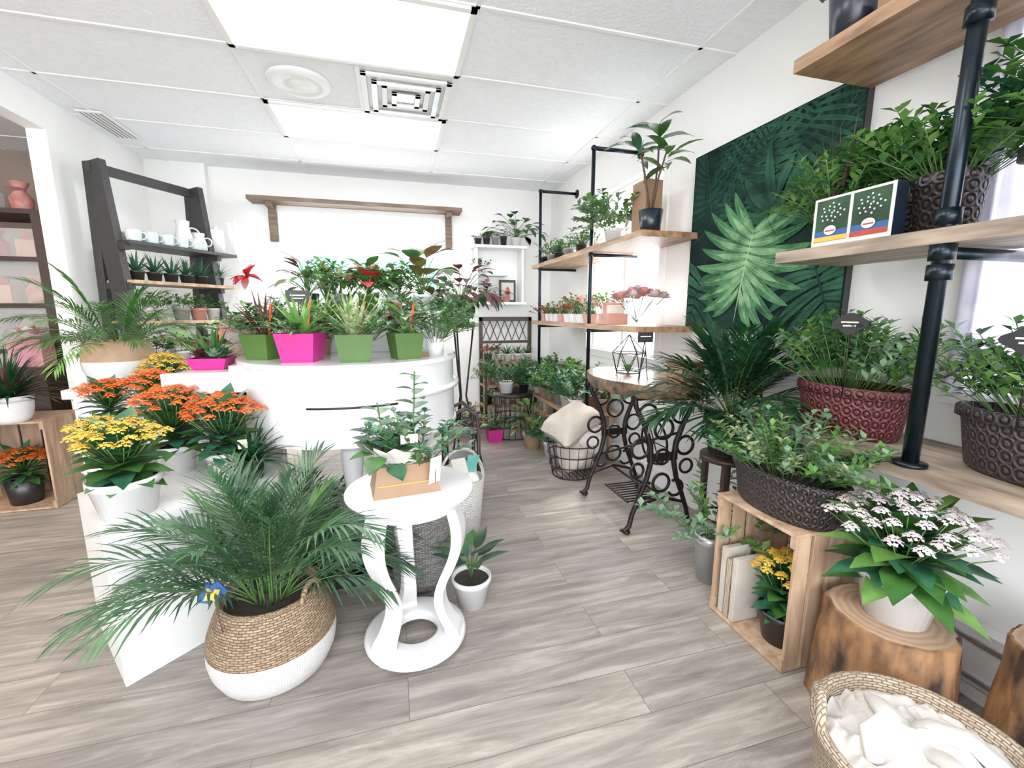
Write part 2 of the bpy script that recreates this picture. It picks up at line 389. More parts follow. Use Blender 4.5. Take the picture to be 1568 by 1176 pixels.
def pot(mb,rt,rb,h,k,c=(0,0,0),seg=28,soil='soil',sx=1,sy=1,rim=0,smooth=True,a0=0,th=.008,belly=0):
    pr=[(.0005,0),(rb,0)]
    if belly:
        for t in (.15,.3,.5,.7,.85): pr.append((rb+(rt-rb)*t+belly*math.sin(math.pi*t),h*t))
    if rim: pr+=[(rt-rim*.3,h*.82),(rt+rim,h*.83)]; top=rt+rim
    else: top=rt
    pr+=[(top,h),(top-th,h),(top-th*1.3,h*.86)]
    n=len(pr); ks=[k]*(n-1)
    pr.append((.0005,h*.88)); ks.append(soil)
    mb.lathe(pr,k,c,seg,sx,sy,smooth,a0,ks=ks)
def sqpot(mb,w,h,k,c=(0,0,0),a=0): pot(mb,w*.707,w*.55,h,k,c,4,smooth=False,a0=math.pi/4+a,th=.004)
def label(mb,c,k='cream',w=.035,h=.05,rz=0,stick=.06):
    mb.box((c[0],c[1],c[2]),(w,.002,h),k,(.15,0,rz)); mb.tube([(c[0],c[1],c[2]-stick-h/2),(c[0],c[1],c[2])],.0015,'brst',4)

# ============================================================ ROOM
H=2.71; XL=-2.17; Y0=-1.6; XLL=-4.6
def wallbox(name,boxes,k='wall'):
    mb=MB(name)
    for a,b in boxes: mb.box([(p+q)/2 for p,q in zip(a,b)],[q-p for p,q in zip(a,b)],k)
    return mb.build()
mb=MB('floor'); mb.box(((XLL+XR)/2,(Y0+YB)/2,-.05),(XR-XLL+.4,YB-Y0+.4,.1),'floor'); mb.build()
mb=MB('ceiling'); mb.box(((XLL+XR)/2,(Y0+YB)/2,H+.05),(XR-XLL+.4,YB-Y0+.4,.1),'ceil'); mb.build()
T=.16
wx0,wx1,wz0,wz1=-1.02,.56,1.1,2.33
wallbox('wall_back',[((XLL,YB,0),(wx0,YB+T,H)),((wx1,YB,0),(XR+T,YB+T,H)),((wx0,YB,0),(wx1,YB+T,wz0)),((wx0,YB,wz1),(wx1,YB+T,H))])
A0,A1,az0,az1=2.86,4.05,.95,2.35
B0,B1,bz0,bz1=-.6,1.0,1.05,2.35
wallbox('wall_right',[((XR,Y0,0),(XR+T,B0,H)),((XR,B1,0),(XR+T,A0,H)),((XR,A1,0),(XR+T,YB,H)),
 ((XR,A0,0),(XR+T,A1,az0)),((XR,A0,az1),(XR+T,A1,H)),((XR,B0,0),(XR+T,B1,bz0)),((XR,B0,bz1),(XR+T,B1,H))])
wallbox('wall_left',[((XL-.11,3.84,0),(XL,YB,H)),((XL-.11,Y0,2.5),(XL,3.84,H)),((XL-.11,Y0,0),(XL,-.6,2.5))])
wallbox('wall_left_far',[((XLL-.1,Y0,0),(XLL,YB,H))],'taupe')
wallbox('wall_adjoining',[((XLL,YB-.04,0),(XL-.11,YB-.001,H))],'taupe')
wallbox('wall_pilaster',[((XL,YB-.09,0),(-1.68,YB,H))])
wallbox('wall_front',[((XLL,Y0-T,0),(XR+T,Y0,.35)),((XLL,Y0-T,2.45),(XR+T,Y0,H)),((XLL,Y0-T,.35),(-4.2,Y0,2.45)),((-1.5,Y0-T,.35),(-1.2,Y0,2.45)),((1.6,Y0-T,.35),(XR+T,Y0,2.45))])
def window(name,axis,a0,a1,z0,z1,p,nm=1):
    mb=MB(name); w=.05
    def bx(u0,u1,v0,v1):
        if axis=='y': mb.box(((u0+u1)/2,p+.08,(v0+v1)/2),(u1-u0,.06,v1-v0),'trim')
        else: mb.box((p+.08,(u0+u1)/2,(v0+v1)/2),(.06,u1-u0,v1-v0),'trim')
    bx(a0,a0+w,z0,z1);bx(a1-w,a1,z0,z1);bx(a0+w,a1-w,z0,z0+w);bx(a0+w,a1-w,z1-w,z1)
    for i in range(nm):
        c=a0+(a1-a0)*(i+1)/(nm+1); bx(c-.02,c+.02,z0+w,z1-w)
    mb.build()
window('window_1','y',wx0,wx1,wz0,wz1,YB,1); window('window_2','x',A0,A1,az0,az1,XR,1); window('window_3','x',B0,B1,bz0,bz1,XR,1)
def casing(name,axis,a0,a1,z0,z1,p):
    mb=MB(name); w=.07;t=.016
    for (u0,u1,v0,v1) in ((a0-w,a0,z0-w,z1+w),(a1,a1+w,z0-w,z1+w),(a0,a1,z1,z1+w),(a0,a1,z0-w,z0)):
        if axis=='y': mb.box(((u0+u1)/2,p-t/2,(v0+v1)/2),(u1-u0,t,v1-v0),'trim')
        else: mb.box((p-t/2,(u0+u1)/2,(v0+v1)/2),(t,u1-u0,v1-v0),'trim')
    mb.build(.003)
casing('trim_1','y',wx0,wx1,wz0,wz1,YB); casing('trim_2','x',A0,A1,az0,az1,XR); casing('trim_3','x',B0,B1,bz0,bz1,XR)
def bb(name,c,sz): mb=MB(name); mb.box(c,sz,'trim'); mb.build(.004)
bb('baseboard_back',((-1.68+XR)/2,YB-.008,.06),(XR+1.68-.02,.016,.12))
bb('baseboard_right',(XR-.008,3.4,.06),(.016,3.5,.12))
bb('baseboard_left',(XL+.008,4.46,.06),(.016,1.23,.12))
mb=MB('baseboard_heater'); mb.box((XR-.035,.55,.16),(.07,2.1,.2),'trim'); mb.box((XR-.075,.55,.09),(.012,2.1,.015),'metal'); mb.box((XR-.075,.55,.22),(.012,2.1,.02),'metal')
mb.box((XR-.035,.55,.03),(.05,2.0,.06),'trim'); mb.build(.004)
mb=MB('sheer_curtain')
for (y0,y1) in ((.55,1.06),(-.62,-.2)):
    n=60;vs=[];fs=[]
    for i in range(n+1):
        y=y0+(y1-y0)*i/n
        for z in (1.02,2.4): vs.append((XR-.032+.012*math.sin(i*.95),y,z))
    for i in range(n): fs.append((2*i,2*i+2,2*i+3,2*i+1))
    mb.add(vs,fs,'sheer')
mb.tube([(XR-.032,-.7,2.41),(XR-.032,1.12,2.41)],.01,'metal'); mb.build()
gx=[-4.43,-3.22,-1.99,-.77,.45,1.67]; gy=[2.25+.625*k for k in range(-6,5)]
mb=MB('ceiling_grid')
for x in gx: mb.box((x,(Y0+YB)/2,H-.003),(.022,YB-Y0,.008),'trim')
for y in gy: mb.box(((XLL+XR)/2,y,H-.0035),(XR-XLL,.022,.007),'trim')
mb.build()
def lightpanel(x0,x1,y0,y1,k='lamp'):
    mb=MB('ceiling_light_panel'); cx,cy=(x0+x1)/2,(y0+y1)/2
    mb.box((cx,cy,H-.012),(x1-x0-.06,y1-y0-.06,.008),k)
    for (a,b,c,d) in ((x0,x1,y0,y0+.03),(x0,x1,y1-.03,y1),(x0,x0+.03,y0,y1),(x1-.03,x1,y0,y1)):
        mb.box(((a+b)/2,(c+d)/2,H-.012),(b-a,d-c,.016),'trim')
    mb.build()
for y in (2.25,3.5,1.0,-.25): lightpanel(-.77,.45,y,y+.625)
for y in (2.25,1.0): lightpanel(-3.22,-2.35,y,y+.625,'lampw')
mb=MB('ceiling_air_vent',(.15,3.19,H))
mb.box((0,0,-.008),(.59,.58,.012),'trim')
for i,s in enumerate((.54,.42,.30,.18)):
    z=-.02-.012*(i%2)
    for a,b,c,d in ((-s/2,s/2,-s/2,-s/2+.035),(-s/2,s/2,s/2-.035,s/2),(-s/2,-s/2+.035,-s/2,s/2),(s/2-.035,s/2,-s/2,s/2)):
        mb.box(((a+b)/2,(c+d)/2,z-.008),(b-a,d-c,.012),'metal' if i%2 else 'trim')
mb.box((0,0,-.03),(.11,.11,.01),'metal'); mb.build(.002)
mb=MB('ceiling_speaker',(-.49,3.2,H)); mb.lathe([(.0005,-.03),(.06,-.032),(.065,-.022),(.12,-.024),(.125,-.03),(.17,-.025),(.185,-.012),(.185,-.001),(.0005,-.001)],'trim',seg=40); mb.build()
mb=MB('ceiling_strip_vent')
for y in (4.25,2.6):
    mb.box((-2.0,y,H-.012),(.16,.5,.012),'trim')
    for i in range(5): mb.box((-2.06+.03*i,y,H-.019),(.008,.46,.004),'grey')
mb.build()
mb=MB('street_building'); mb.box((-.5,10.5,1.6),(12,.5,3.2),'facade'); mb.box((-.2,10.1,2.3),(3.2,.5,.3),'teal'); mb.box((-1.6,10.2,1.2),(1,.1,2.0),'dgrey'); mb.box((1.6,10.2,1.5),(1.6,.1,1.2),'teal'); mb.box((0.1,10.2,1.2),(1.1,.1,1.2),'dgrey'); mb.build()
mb=MB('neighbour_building'); mb.box((9.5,3,1.2),(.5,9,2.4),'facade'); mb.box((9.1,9.5,1.4),(.2,4,1.6),'teal'); mb.box((9.1,6,1.6),(.2,2,1.4),'dgrey'); mb.box((9.0,12.5,1.5),(.2,1.5,2.4),'teal'); mb.build()
mb=MB('pavement'); mb.box((0,3,-.3),(40,40,.2),'asph'); mb.build()

mb=MB('window_valance_shelf'); mb.box((-.26,YB-.12,2.40),(2.1,.22,.04),'woodx')
for x in (-1.13,.66): mb.box((x,YB-.035,2.20),(.07,.05,.36),'woodx'); mb.box((x,YB-.11,2.355),(.05,.18,.05),'woodx')
mb.build(.004)

# ============================================================ pipe shelves
def pipe_post(mb,x,y,z0,z1,r=.017,wallx=None,fl=True):
    mb.tube([(x,y,z0),(x,y,z1)],r,'pipe',12)
    if wallx:
        mb.tube([(x,y,z1),(wallx,y,z1)],r,'pipe',12); mb.ball((x,y,z1),r*1.5,'pipe',12)
        mb.tube([(wallx-.012,y,z1),(wallx,y,z1)],.042,'pipe',20)
    if fl: mb.tube([(x,y,z0),(x,y,z0+.012)],.042,'pipe',20)
def plank(mb,x0,x1,y0,y1,z,th,k):
    n=14;P=[]
    for i in range(n+1):
        y=y0+(y1-y0)*i/n; P.append((x0+.012*noise.noise(Vector((y*4,z,1))),y))
    P+= [(x1,y1),(x1,y0)]
    mb.prism(P[::-1],z-th,z,k)
mb=MB('pipe_bracket_shelf')
for y in (3.18,4.39):
    pipe_post(mb,1.5,y,.47,2.5,.015,XR-.001)
    for z in (1.735,1.155): mb.tube([(1.5,y,z),(XR-.001,y,z)],.013,'pipe',10); mb.ball((1.5,y,z),.021,'pipe',10)
plank(mb,1.47,1.87,2.42,4.55,1.79,.038,'wood'); plank(mb,1.47,1.87,2.42,4.55,1.21,.038,'wood'); mb.build()
mb=MB('industrial_pipe_shelving')
pipe_post(mb,1.5,.9,.84,2.6,.021,XR-.001)
for z in (2.145,1.465): mb.tube([(1.5,.9,z),(XR-.001,.9,z)],.017,'pipe',10)
for z in (2.145,1.465,2.06,1.41,1.56): mb.tube([(1.5,.9,z-.022),(1.5,.9,z+.022)],.030,'pipe',14)
pipe_post(mb,1.5,-.4,.84,2.6,.019,XR-.001)
plank(mb,1.47,1.85,-.7,1.43,2.21,.045,'wood'); plank(mb,1.47,1.82,-.7,1.43,1.53,.042,'barn'); plank(mb,1.50,1.885,-.7,1.52,.84,.05,'barn')
for y in (1.35,.3): mb.beam((1.84,y,.5),(1.62,y,.79),.03,.03,'white')
mb.build()

# ============================================================ jungle canvas
mb=MB('leaf_canvas',(XR-.02,1.965,1.72))
m_,nt_,b_=newmat('canvas_dark_green'); tc=N(nt_,'ShaderNodeTexCoord'); no=N(nt_,'ShaderNodeTexNoise',Scale=2.4,Detail=3); nt_.links.new(tc.outputs['Object'],no.inputs['Vector'])
cr=N(nt_,'ShaderNodeValToRGB'); cr.color_ramp.elements[0].position=.35; cr.color_ramp.elements[0].color=(.001,.005,.006,1); cr.color_ramp.elements[1].position=.7; cr.color_ramp.elements[1].color=(.005,.022,.016,1)
nt_.links.new(no.outputs[0],cr.inputs[0]); nt_.links.new(cr.outputs[0],b_.inputs['Base Color']); b_.inputs['Roughness'].default_value=.8; b_.inputs['Specular IOR Level'].default_value=.12; M['cvbg']=m_
def cm(n,a,b,s=7): return mat(n,a,.8,var=.3,scale=s,col2=b,spec=.12)
M['cv1']=cm('print_leaf_bright',(.014,.075,.030),(.070,.21,.085),9); M['cv1b']=cm('print_leaf_highlight',(.055,.17,.075),(.20,.38,.18),12)
M['cv2']=cm('print_leaf_mid',(.005,.033,.020),(.022,.09,.045)); M['cv3']=cm('print_leaf_dim',(.002,.014,.011),(.009,.040,.028)); M['cv4']=cm('print_leaf_rib',(.21,.35,.17),(.28,.42,.22))
mb.box((0,0,0),(.034,1.03,1.04),'black'); mb.box((-.0175,0,0),(.001,1.03,1.04),'cvbg')
def P2(u,v,d):
    u=min(.995,max(.005,u)); v=min(.995,max(.005,v))
    return (-.0182-d,(.5-u)*1.03,(v-.5)*1.04)
def blade(u,v,ang,L,W,curve,k,d,n=9):
    vs=[];a=ang;x,y=u,v
    for i in range(n+1):
        t=i/n;w=W*.5*(math.sin(math.pi*min(1,t*.86+.12))**.8)
        if i==n:w=.0008
        nx,ny=-math.sin(a),math.cos(a)
        vs+=[P2(x-nx*w,y-ny*w,d),P2(x+nx*w,y+ny*w,d)]
        x+=math.cos(a)*L/n;y+=math.sin(a)*L/n;a+=curve/n
    mb.add(vs,[(2*i,2*i+1,2*i+3,2*i+2) for i in range(n)],k,False)
RC=random.Random(5)
def split_leaf(u,v,ang,L,FL,nf,W,k,d,kr='cv2',bend=-.55,rib=.004,hi=None):
    for i in range(nf):
        t=i/(nf-1); x=u+math.cos(ang)*L*t;y=v+math.sin(ang)*L*t
        for s in (-1,1):
            aa=ang+s*(2.1-1.7*t); fl=FL*(.6+.55*math.sin(math.pi*(t*.8+.1)))*RC.uniform(.88,1.12)
            blade(x,y,aa,fl,W,s*bend,k,d+.0002*(i%3))
            if hi: blade(x,y,aa,fl*.62,W*.6,s*bend*.62,hi,d+.0008)
            blade(x,y,aa,fl*.85,rib,s*bend*.85,kr,d+.0012)
    blade(u,v,ang,L+FL*.6,rib*3,.1,kr,d+.0014)
split_leaf(.75,.55,1.05,.45,.34,16,.024,'cv3',.0002,'cv2',-.4,.002)
split_leaf(.18,.60,1.75,.34,.26,14,.024,'cv3',.0004,'cv2',-.4,.002)
split_leaf(.45,.60,1.3,.42,.28,15,.022,'cv2',.0010,'cv3',-.35,.002)
split_leaf(.92,.50,-.3,.2,.34,9,.045,'cv3',.0018,'cv2')
split_leaf(.80,.99,-2.0,.36,.24,15,.020,'cv2',.0026,'cv3',-.3,.002)
split_leaf(.30,.98,-1.2,.30,.24,13,.022,'cv3',.0034,'cv2',-.3,.002)
split_leaf(.86,.30,-1.2,.3,.3,9,.05,'cv2',.0044,'cv3')
split_leaf(.12,.28,-1.9,.3,.26,8,.05,'cv2',.0052,'cv3')
split_leaf(.50,.50,-1.80,.27,.36,10,.058,'cv1',.0066,'cv4',.5,.003,'cv1b')
split_leaf(.58,.55,1.0,.10,.26,4,.055,'cv2',.0062,'cv3',-.5,.003)
mb.build()

# ============================================================ white baby grand piano
mb=MB('white_grand_piano')
cx,cy,r=-.215,2.6,.555
def outline(off=0):
    P=[(-.77-off,3.38+off),(-.77-off,3.0)]
    for i in range(0,57):
        a=math.pi+math.pi*i/56; P.append((cx+(r+off)*math.cos(a),cy+(r+off)*math.sin(a)))
    P+=[(.34+off,2.75),(.31+off,2.95),(.22+off,3.12),(.12+off,3.28),(0,3.38+off)]
    return P
mb.prism(outline(),.70,1.045,'gloss',smooth=False); mb.prism(outline(.014),1.045,1.068,'gloss'); mb.prism(outline(.01),.685,.70,'gloss')
arc=[(cx+(r+.002)*math.cos(a),cy+(r+.002)*math.sin(a),.872) for a in [math.radians(252+i*2) for i in range(22)]]
mb.tube(arc,.006,'iron',6)
arc=[(cx+(r+.012)*math.cos(a),cy+(r+.012)*math.sin(a),.905) for a in [math.radians(300+i*3) for i in range(24)]]
mb.tube(arc,.02,'gloss',8)
mb.box((-.84,2.86,.89),(.34,1.10,.07),'gloss'); mb.box((-.85,2.335,.935),(.36,.05,.17),'gloss'); mb.box((-.84,3.385,.945),(.34,.05,.15),'gloss')
mb.box((-.74,2.86,.98),(.06,1.0,.13),'gloss'); mb.box((-1.0,2.86,.915),(.02,1.0,.03),'gloss'); mb.box((-.86,2.86,.982),(.24,1.0,.075),'gloss')
for (x,y) in ((-.22,2.22),(-.6,3.15),(.08,3.1)):
    mb.lathe([(.0005,0),(.03,0),(.034,.03),(.024,.05),(.028,.1),(.042,.45),(.055,.60),(.05,.63),(.07,.66),(.07,.69),(.0005,.69)],'gloss',(x,y,0),16)
mb.build(.003)
mb=MB('display_plinth'); mb.prism([(-.955,1.64),(-.52,2.06),(-.62,2.68),(-.95,2.62),(-1.25,2.05)],0,.58,'white'); mb.build(.004)
mb=MB('display_pedestal',(-1.52,3.0,0)); mb.box((0,0,.43),(.32,.32,.82),'white'); mb.box((0,0,.865),(.38,.38,.05),'white'); mb.box((0,0,.03),(.38,.38,.06),'white'); mb.build(.005)

# ============================================================ white pedestal side table (foreground)
SX,SY=.04,1.60
mb=MB('pedestal_side_table',(SX,SY,0))
mb.lathe([(.0005,.618),(.17,.618),(.19,.612),(.205,.612),(.215,.622),(.222,.634),(.235,.638),(.236,.650),(.228,.656),(.0005,.656)],'white',seg=56)
mb.lathe([(.0005,.585),(.182,.585),(.188,.60),(.188,.62)],'white',seg=48)
mb.lathe([(.085,.028),(.19,.028),(.198,.036),(.195,.055),(.18,.062),(.095,.062),(.085,.052),(.085,.028)],'white',seg=56)
cpts=[(.150,.60),(.166,.55),(.178,.49),(.174,.42),(.152,.35),(.120,.28),(.102,.22),(.106,.165),(.128,.115),(.148,.085),(.155,.058)]
wd=[.080,.083,.086,.082,.073,.063,.060,.066,.076,.085,.092]; th=[.036,.036,.036,.034,.032,.030,.030,.034,.038,.044,.05]
def cat(P,t):
    n=len(P)-1; i=min(n-1,int(t)); f=t-i; p=[P[max(0,min(n,i+o))] for o in (-1,0,1,2)]
    return .5*(2*p[1]+(p[2]-p[0])*f+(2*p[0]-5*p[1]+4*p[2]-p[3])*f*f+(3*p[1]-p[0]-3*p[2]+p[3])*f**3)
for i in range(3):
    a=math.radians(-140+120*i); ux=Vector((math.cos(a),math.sin(a),0)); uy=Vector((-math.sin(a),math.cos(a),0)); vs=[];fs=[]
    NL=50
    for j in range(NL+1):
        t=j/NL*10; r0=cat([c[0] for c in cpts],t); z=cat([c[1] for c in cpts],t); w=cat(wd,t); t_=cat(th,t)
        for (p,s) in ((-1,-1),(1,-1),(1,1),(-1,1)): vs.append(ux*(r0+s*t_*.6)+uy*(p*w/2*(1 if s>0 else .8))+Z*z)
    for j in range(NL):
        for s in range(4): fs.append((4*j+s,4*j+(s+1)%4,4*j+4+(s+1)%4,4*j+4+s))
    fs+=[(3,2,1,0),(4*NL,4*NL+1,4*NL+2,4*NL+3)]
    mb.add([Vector(v) for v in vs],[f[::-1] for f in fs],'white',False)
    mb.lathe([(.0005,0),(.014,0),(.024,.008),(.026,.018),(.018,.03),(.0005,.03)],'white',(ux.x*.155,ux.y*.155,0),14)
mb.build(.004)

mb=MB('kraft_wrapped_plant',(SX-.02,SY-.02,.656),.12)
mb.box((0,0,.055),(.20,.13,.11),'kraft',taper=1.18); mb.box((0,-.0735,.045),(.205,.002,.003),'yelc')
for i in range(12):
    a=i*.55; leaf(mb,(.075*math.cos(a),.045*math.sin(a),.09),sph(a,1.0),.12,.09,'tissue',3,.2,.3)
label(mb,(.095,-.095,.09),'cream',.05,.10,.5,.0); label(mb,(.015,-.05,.20),'cream',.06,.035,0,.05)
for (x,y,h,n) in ((-.06,0,.28,6),(.04,.03,.38,7),(-.01,.02,.22,5),(-.09,.03,.2,5)):
    top=Vector((x*1.4,y,h+.05)); mb.tube([(x,y,.08),(x*1.1,y,h*.6),top],.003,'stem',5)
    for i in range(n*2):
        t=.3+.7*i/(n*2); p=Vector((x,y,.08)).lerp(top,t)
        leaf(mb,p,sph(i*2.2,.35),.09*(1.2-.5*t),.06*(1.2-.5*t),'g7' if i%3 else 'g4',4,.5,.2,.8)
herb(mb,(.06,0,.09),.10,.20,34,['g1','g7'],.04,.022)
broad(mb,(-.06,-.02,.09),9,.10,.075,['g7','g1'],.12,.2,1.0)
mb.ball((.045,-.06,.135),.015,'redf')
mb.build()

# ============================================================ palms
mb=MB('palm_in_belly_basket',(-.47,1.62,0),.0)
pr=[(.0005,0),(.15,0),(.182,.02),(.205,.07),(.213,.115),(.212,.15),(.206,.19),(.192,.23),(.172,.275),(.158,.298),(.166,.312),(.155,.314),(.146,.28),(.0005,.26)]
mb.lathe(pr,'seaw',(0,0,0),56,ks=['seaw']*5+['sea']*7+['soil'])
for s in (-1,1):
    c=Vector((.165*s*.9,-.165*s*.4,.30)); t=Vector((.4*s,.9*s,0)).normalized()
    mb.tube([c+t*.05*math.cos(math.pi*j/10)+Z*.05*math.sin(math.pi*j/10) for j in range(11)],.009,'sea',8)
palm(mb,(0,0,.27),32,.50,.19,'g5',.35,1.4,1.3,.0105,.05,19,.30)
palm(mb,(-.03,.02,.27),11,.62,.18,'g5',.45,.9,1.5,.0105,.04,20,.45)
palm(mb,(0,0,.27),9,.42,.16,'g1',.8,1.4,1.3,.010,.05,16,.3)
mb.box((-.13,-.16,.42),(.035,.010,.06),'blue',(0,.5,.3)); mb.box((-.10,-.16,.43),(.03,.010,.05),'blue',(0,-.5,.3)); flower(mb,(-.115,-.17,.42),.028,'yelc',Vector((0,-1,.2))); mb.tube([(-.11,-.14,.26),(-.115,-.165,.42)],.002,'brst',4)
mb.build()
mb=MB('palm_in_two_tone_pot',(-1.52,3.0,.89))
pr=[(.0005,0),(.1,0),(.14,.03),(.162,.09),(.168,.13),(.168,.14),(.16,.19),(.142,.235),(.13,.25),(.122,.25),(.12,.22),(.0005,.21)]
mb.lathe(pr,'cer',(0,0,0),36,ks=['cer']*5+['tanpot']*5+['soil'])
palm(mb,(0,0,.2),34,.46,.14,'g1',.35,1.45,1.2,.009,.03,18); palm(mb,(0,0,.2),10,.5,.14,'g3',.3,1.0,1.2,.009,.03,18); mb.build()
mb=MB('plant_stand',(1.62,1.76,0))
mb.lathe([(.0005,.56),(.13,.56),(.13,.585),(.0005,.585)],'dkbrown')
for i in range(4):
    a=i*math.pi/2+.78; mb.beam((.1*math.cos(a),.1*math.sin(a),0),(.1*math.cos(a),.1*math.sin(a),.56),.025,.025,'dkbrown')
mb.ring((0,0,.25),.1,.006,'iron'); mb.build()
mb=MB('dark_palm',(1.62,1.76,.585)); pot(mb,.12,.09,.2,'fili',rim=.006)
for i in range(46):
    az=i*2.399; d=sph(az,rr(.35,1.45))
    if d.x>.3: d.x*=.3
    frond(mb,(0,0,.18),d,.50*rr(.8,1.1),.2,'g2',14,1.0,.019)
mb.build(clamp=True)

# ============================================================ kalanchoes
def kal(name,loc,kf,rt=.085,h=.13,k='cer',R=.13,Hh=.16,lab=True,**kw):
    mb=MB(name,loc); pot(mb,rt,rt*.75,h,k,rim=.004); kalanchoe(mb,(0,0,h*.9),R,Hh,kf,**kw)
    if lab: label(mb,(R*.6,-R*.7,h+.05),'cream',.035,.04,.4,.03)
    mb.build()
kal('potted_yellow_kalanchoe',(-.95,1.80,.58),'yel',.105,.14,R=.15,Hh=.20,nc=24,lab=False,lw=.085)
kal('potted_orange_kalanchoe',(-.73,2.12,.58),'ora',.085,.12,R=.165,Hh=.25,nc=32,lw=.075)
kal('potted_orange_kalanchoe',(-.97,2.24,.58),'ora',.08,.13,R=.16,Hh=.27,nc=32,lab=False,lw=.075)
kal('potted_yellow_kalanchoe',(-1.14,2.05,.58),'yel',.07,.12,R=.11,Hh=.20,nc=14,lab=False)
kal('potted_yellow_kalanchoe',(-.75,2.5,.58),'yel',.07,.10,R=.08,Hh=.12,nc=14,lab=False)
mb=MB('dark_leaf_dracaena',(-.62,2.06,.58)); pot(mb,.05,.04,.09,'black'); spiky(mb,(0,0,.07),46,.24,.016,'g2',.1,1.3,1.2); spiky(mb,(0,0,.07),20,.2,.016,'g5',.1,1.3,1.2); mb.build()
mb=MB('white_plant_bench',(-1.26,2.66,0)); mb.box((0,0,.66),(.42,.42,.04),'white')
for x in (-.17,.17):
    for y in (-.18,.18): mb.box((x,y,.32),(.04,.04,.64),'white')
mb.build(.003)
kal('potted_orange_kalanchoe',(-1.17,2.55,.68),'ora',.07,.12,R=.14,Hh=.21,nc=28,lab=False)
kal('potted_orange_kalanchoe',(-1.37,2.56,.68),'ora',.07,.12,R=.13,Hh=.17,nc=24,lab=False)
kal('potted_yellow_kalanchoe',(-1.20,2.76,.68),'yel',.065,.12,R=.14,Hh=.28,nc=26,lab=False)

# ============================================================ pots on the piano
PT=1.068
def sqplant(name,loc,k,kind,w=.13,h=.12,a=0):
    mb=MB(name,loc,a); sqpot(mb,w,h,k)
    b=(0,0,h*.85)
    if kind=='spiky': spiky(mb,b,26,.24,.026,'g3'); herb(mb,b,.1,.12,16,['g1','g2'],.04,.022)
    elif kind=='sans': spiky(mb,b,22,.24,.03,'g6',.7,1.5,.3); herb(mb,b,.1,.15,18,['g1','g2','g3'],.045,.022)
    elif kind=='croton': broad(mb,b,26,.12,.045,['cal','g1','red','g3'],.13); succ(mb,(0.03,-.02,h*.9),.05,'g3')
    elif kind=='mix': herb(mb,b,.12,.18,34,['g1','g2','g6'],.045,.025); spiky(mb,b,12,.24,.02,'red',.8,1.4,.4)
    elif kind=='succ':
        for i in range(5): succ(mb,(.05*math.cos(i*1.3),.05*math.sin(i*1.3),h),.07,RN.choice(['g4','g3','red','g7']))
        spiky(mb,b,14,.19,.022,'g1',.7,1.4,.2)
    mb.box((.04,-.0,h+.07),(.010,.003,.16),'ora',(0,.15,0))
    mb.build()
sqplant('fittonia_arrangement',(-.62,2.44,PT),'gpaper','mix',.16,.125,-.5)
sqplant('dracaena_arrangement',(-.42,2.27,PT),'pink','spiky',.18,.135,-.2)
sqplant('sansevieria_arrangement',(-.175,2.20,PT),'gpaper','sans',.17,.13,.05)
sqplant('croton_arrangement',(.06,2.27,PT),'gpaper','croton',.15,.13,.3)
sqplant('succulent_arrangement',(-.88,2.5,1.021),'pink','succ',.17,.055,0)
mb=MB('potted_eucalyptus',(.22,2.40,PT)); pot(mb,.05,.04,.09,'cer'); herb(mb,(0,0,.07),.1,.28,22,['g4','g1'],.035,.025); mb.build()
mb=MB('white_display_riser'); mb.box((-.13,2.86,PT+.12),(.86,.36,.24),'white'); mb.build(.004)
RZ=PT+.24
def ppot(name,loc,rt,h,k,fn,*a,**kw):
    mb=MB(name,loc); pot(mb,rt,rt*.78,h,k,rim=.003); fn(mb,(0,0,h*.86),*a,**kw)
    return mb.build(clamp=(loc[0]>1.2 or loc[1]>4.5))
ppot('gold_dust_croton',(-.47,2.83,RZ),.06,.1,'black',broad,32,.13,.045,['cal','g1','g3','red'],.18)
ppot('schefflera_plant',(-.30,2.90,RZ),.055,.1,'grey',herb,.15,.22,44,['g1','g6','g3'],.06,.03)
ppot('anthurium_plant',(-.13,2.80,RZ),.06,.1,'gpaper',broad,30,.12,.07,['g1','redf','g3','g1'],.18)
ppot('basil_plant',(.02,2.92,RZ),.055,.1,'cer',herb,.14,.20,44,['g1','g3'],.055,.03)
ppot('caladium_plant',(.19,2.84,RZ),.055,.1,'cer',broad,24,.17,.10,['cal','g1','cal'],.26,.5,1.4)
ppot('peperomia_plant',(-.56,2.63,PT),.05,.09,'cer',herb,.13,.22,40,['g2','g1'],.05,.03)
ppot('dracaena_marginata',(-.38,2.58,PT),.05,.09,'terra',spiky,40,.30,.03,'g6')
ppot('button_fern',(-.17,2.50,PT),.05,.09,'grey',herb,.15,.26,50,['g3','g1'],.045,.022)
ppot('red_croton',(.03,2.56,PT),.055,.09,'black',broad,34,.12,.045,['red','g1','cal'],.22)
ppot('maidenhair_fern',(.24,2.68,PT),.05,.09,'cer',herb,.13,.26,40,['g3','g4'],.045,.024)
ppot('tall_fiddle_fig',(-.02,3.22,PT),.06,.12,'cer',broad,24,.13,.07,['g1','g3'],.36)
ppot('corn_plant',(-.36,3.2,PT),.06,.12,'cer',spiky,34,.44,.04,'g1')
ppot('small_ivy',(.26,2.95,PT),.05,.09,'terra',herb,.14,.34,40,['g1','g7'],.05,.035)
mb=MB('glass_cloche',(.14,2.41,PT)); mb.lathe([(.0005,0),(.05,0),(.05,.015),(.0005,.015)],'wood'); mb.lathe([(.045,.015),(.045,.13),(.03,.17),(.0005,.185)],'glass'); mb.ball((0,0,.195),.01,'glass'); succ(mb,(0,0,.02),.035,'g3'); mb.build()
mb=MB('cellophane_gift_plant',(-.85,3.16,1.021)); pot(mb,.07,.05,.13,'terra'); herb(mb,(0,0,.11),.08,.25,16,['g1','g4'],.05,.03)
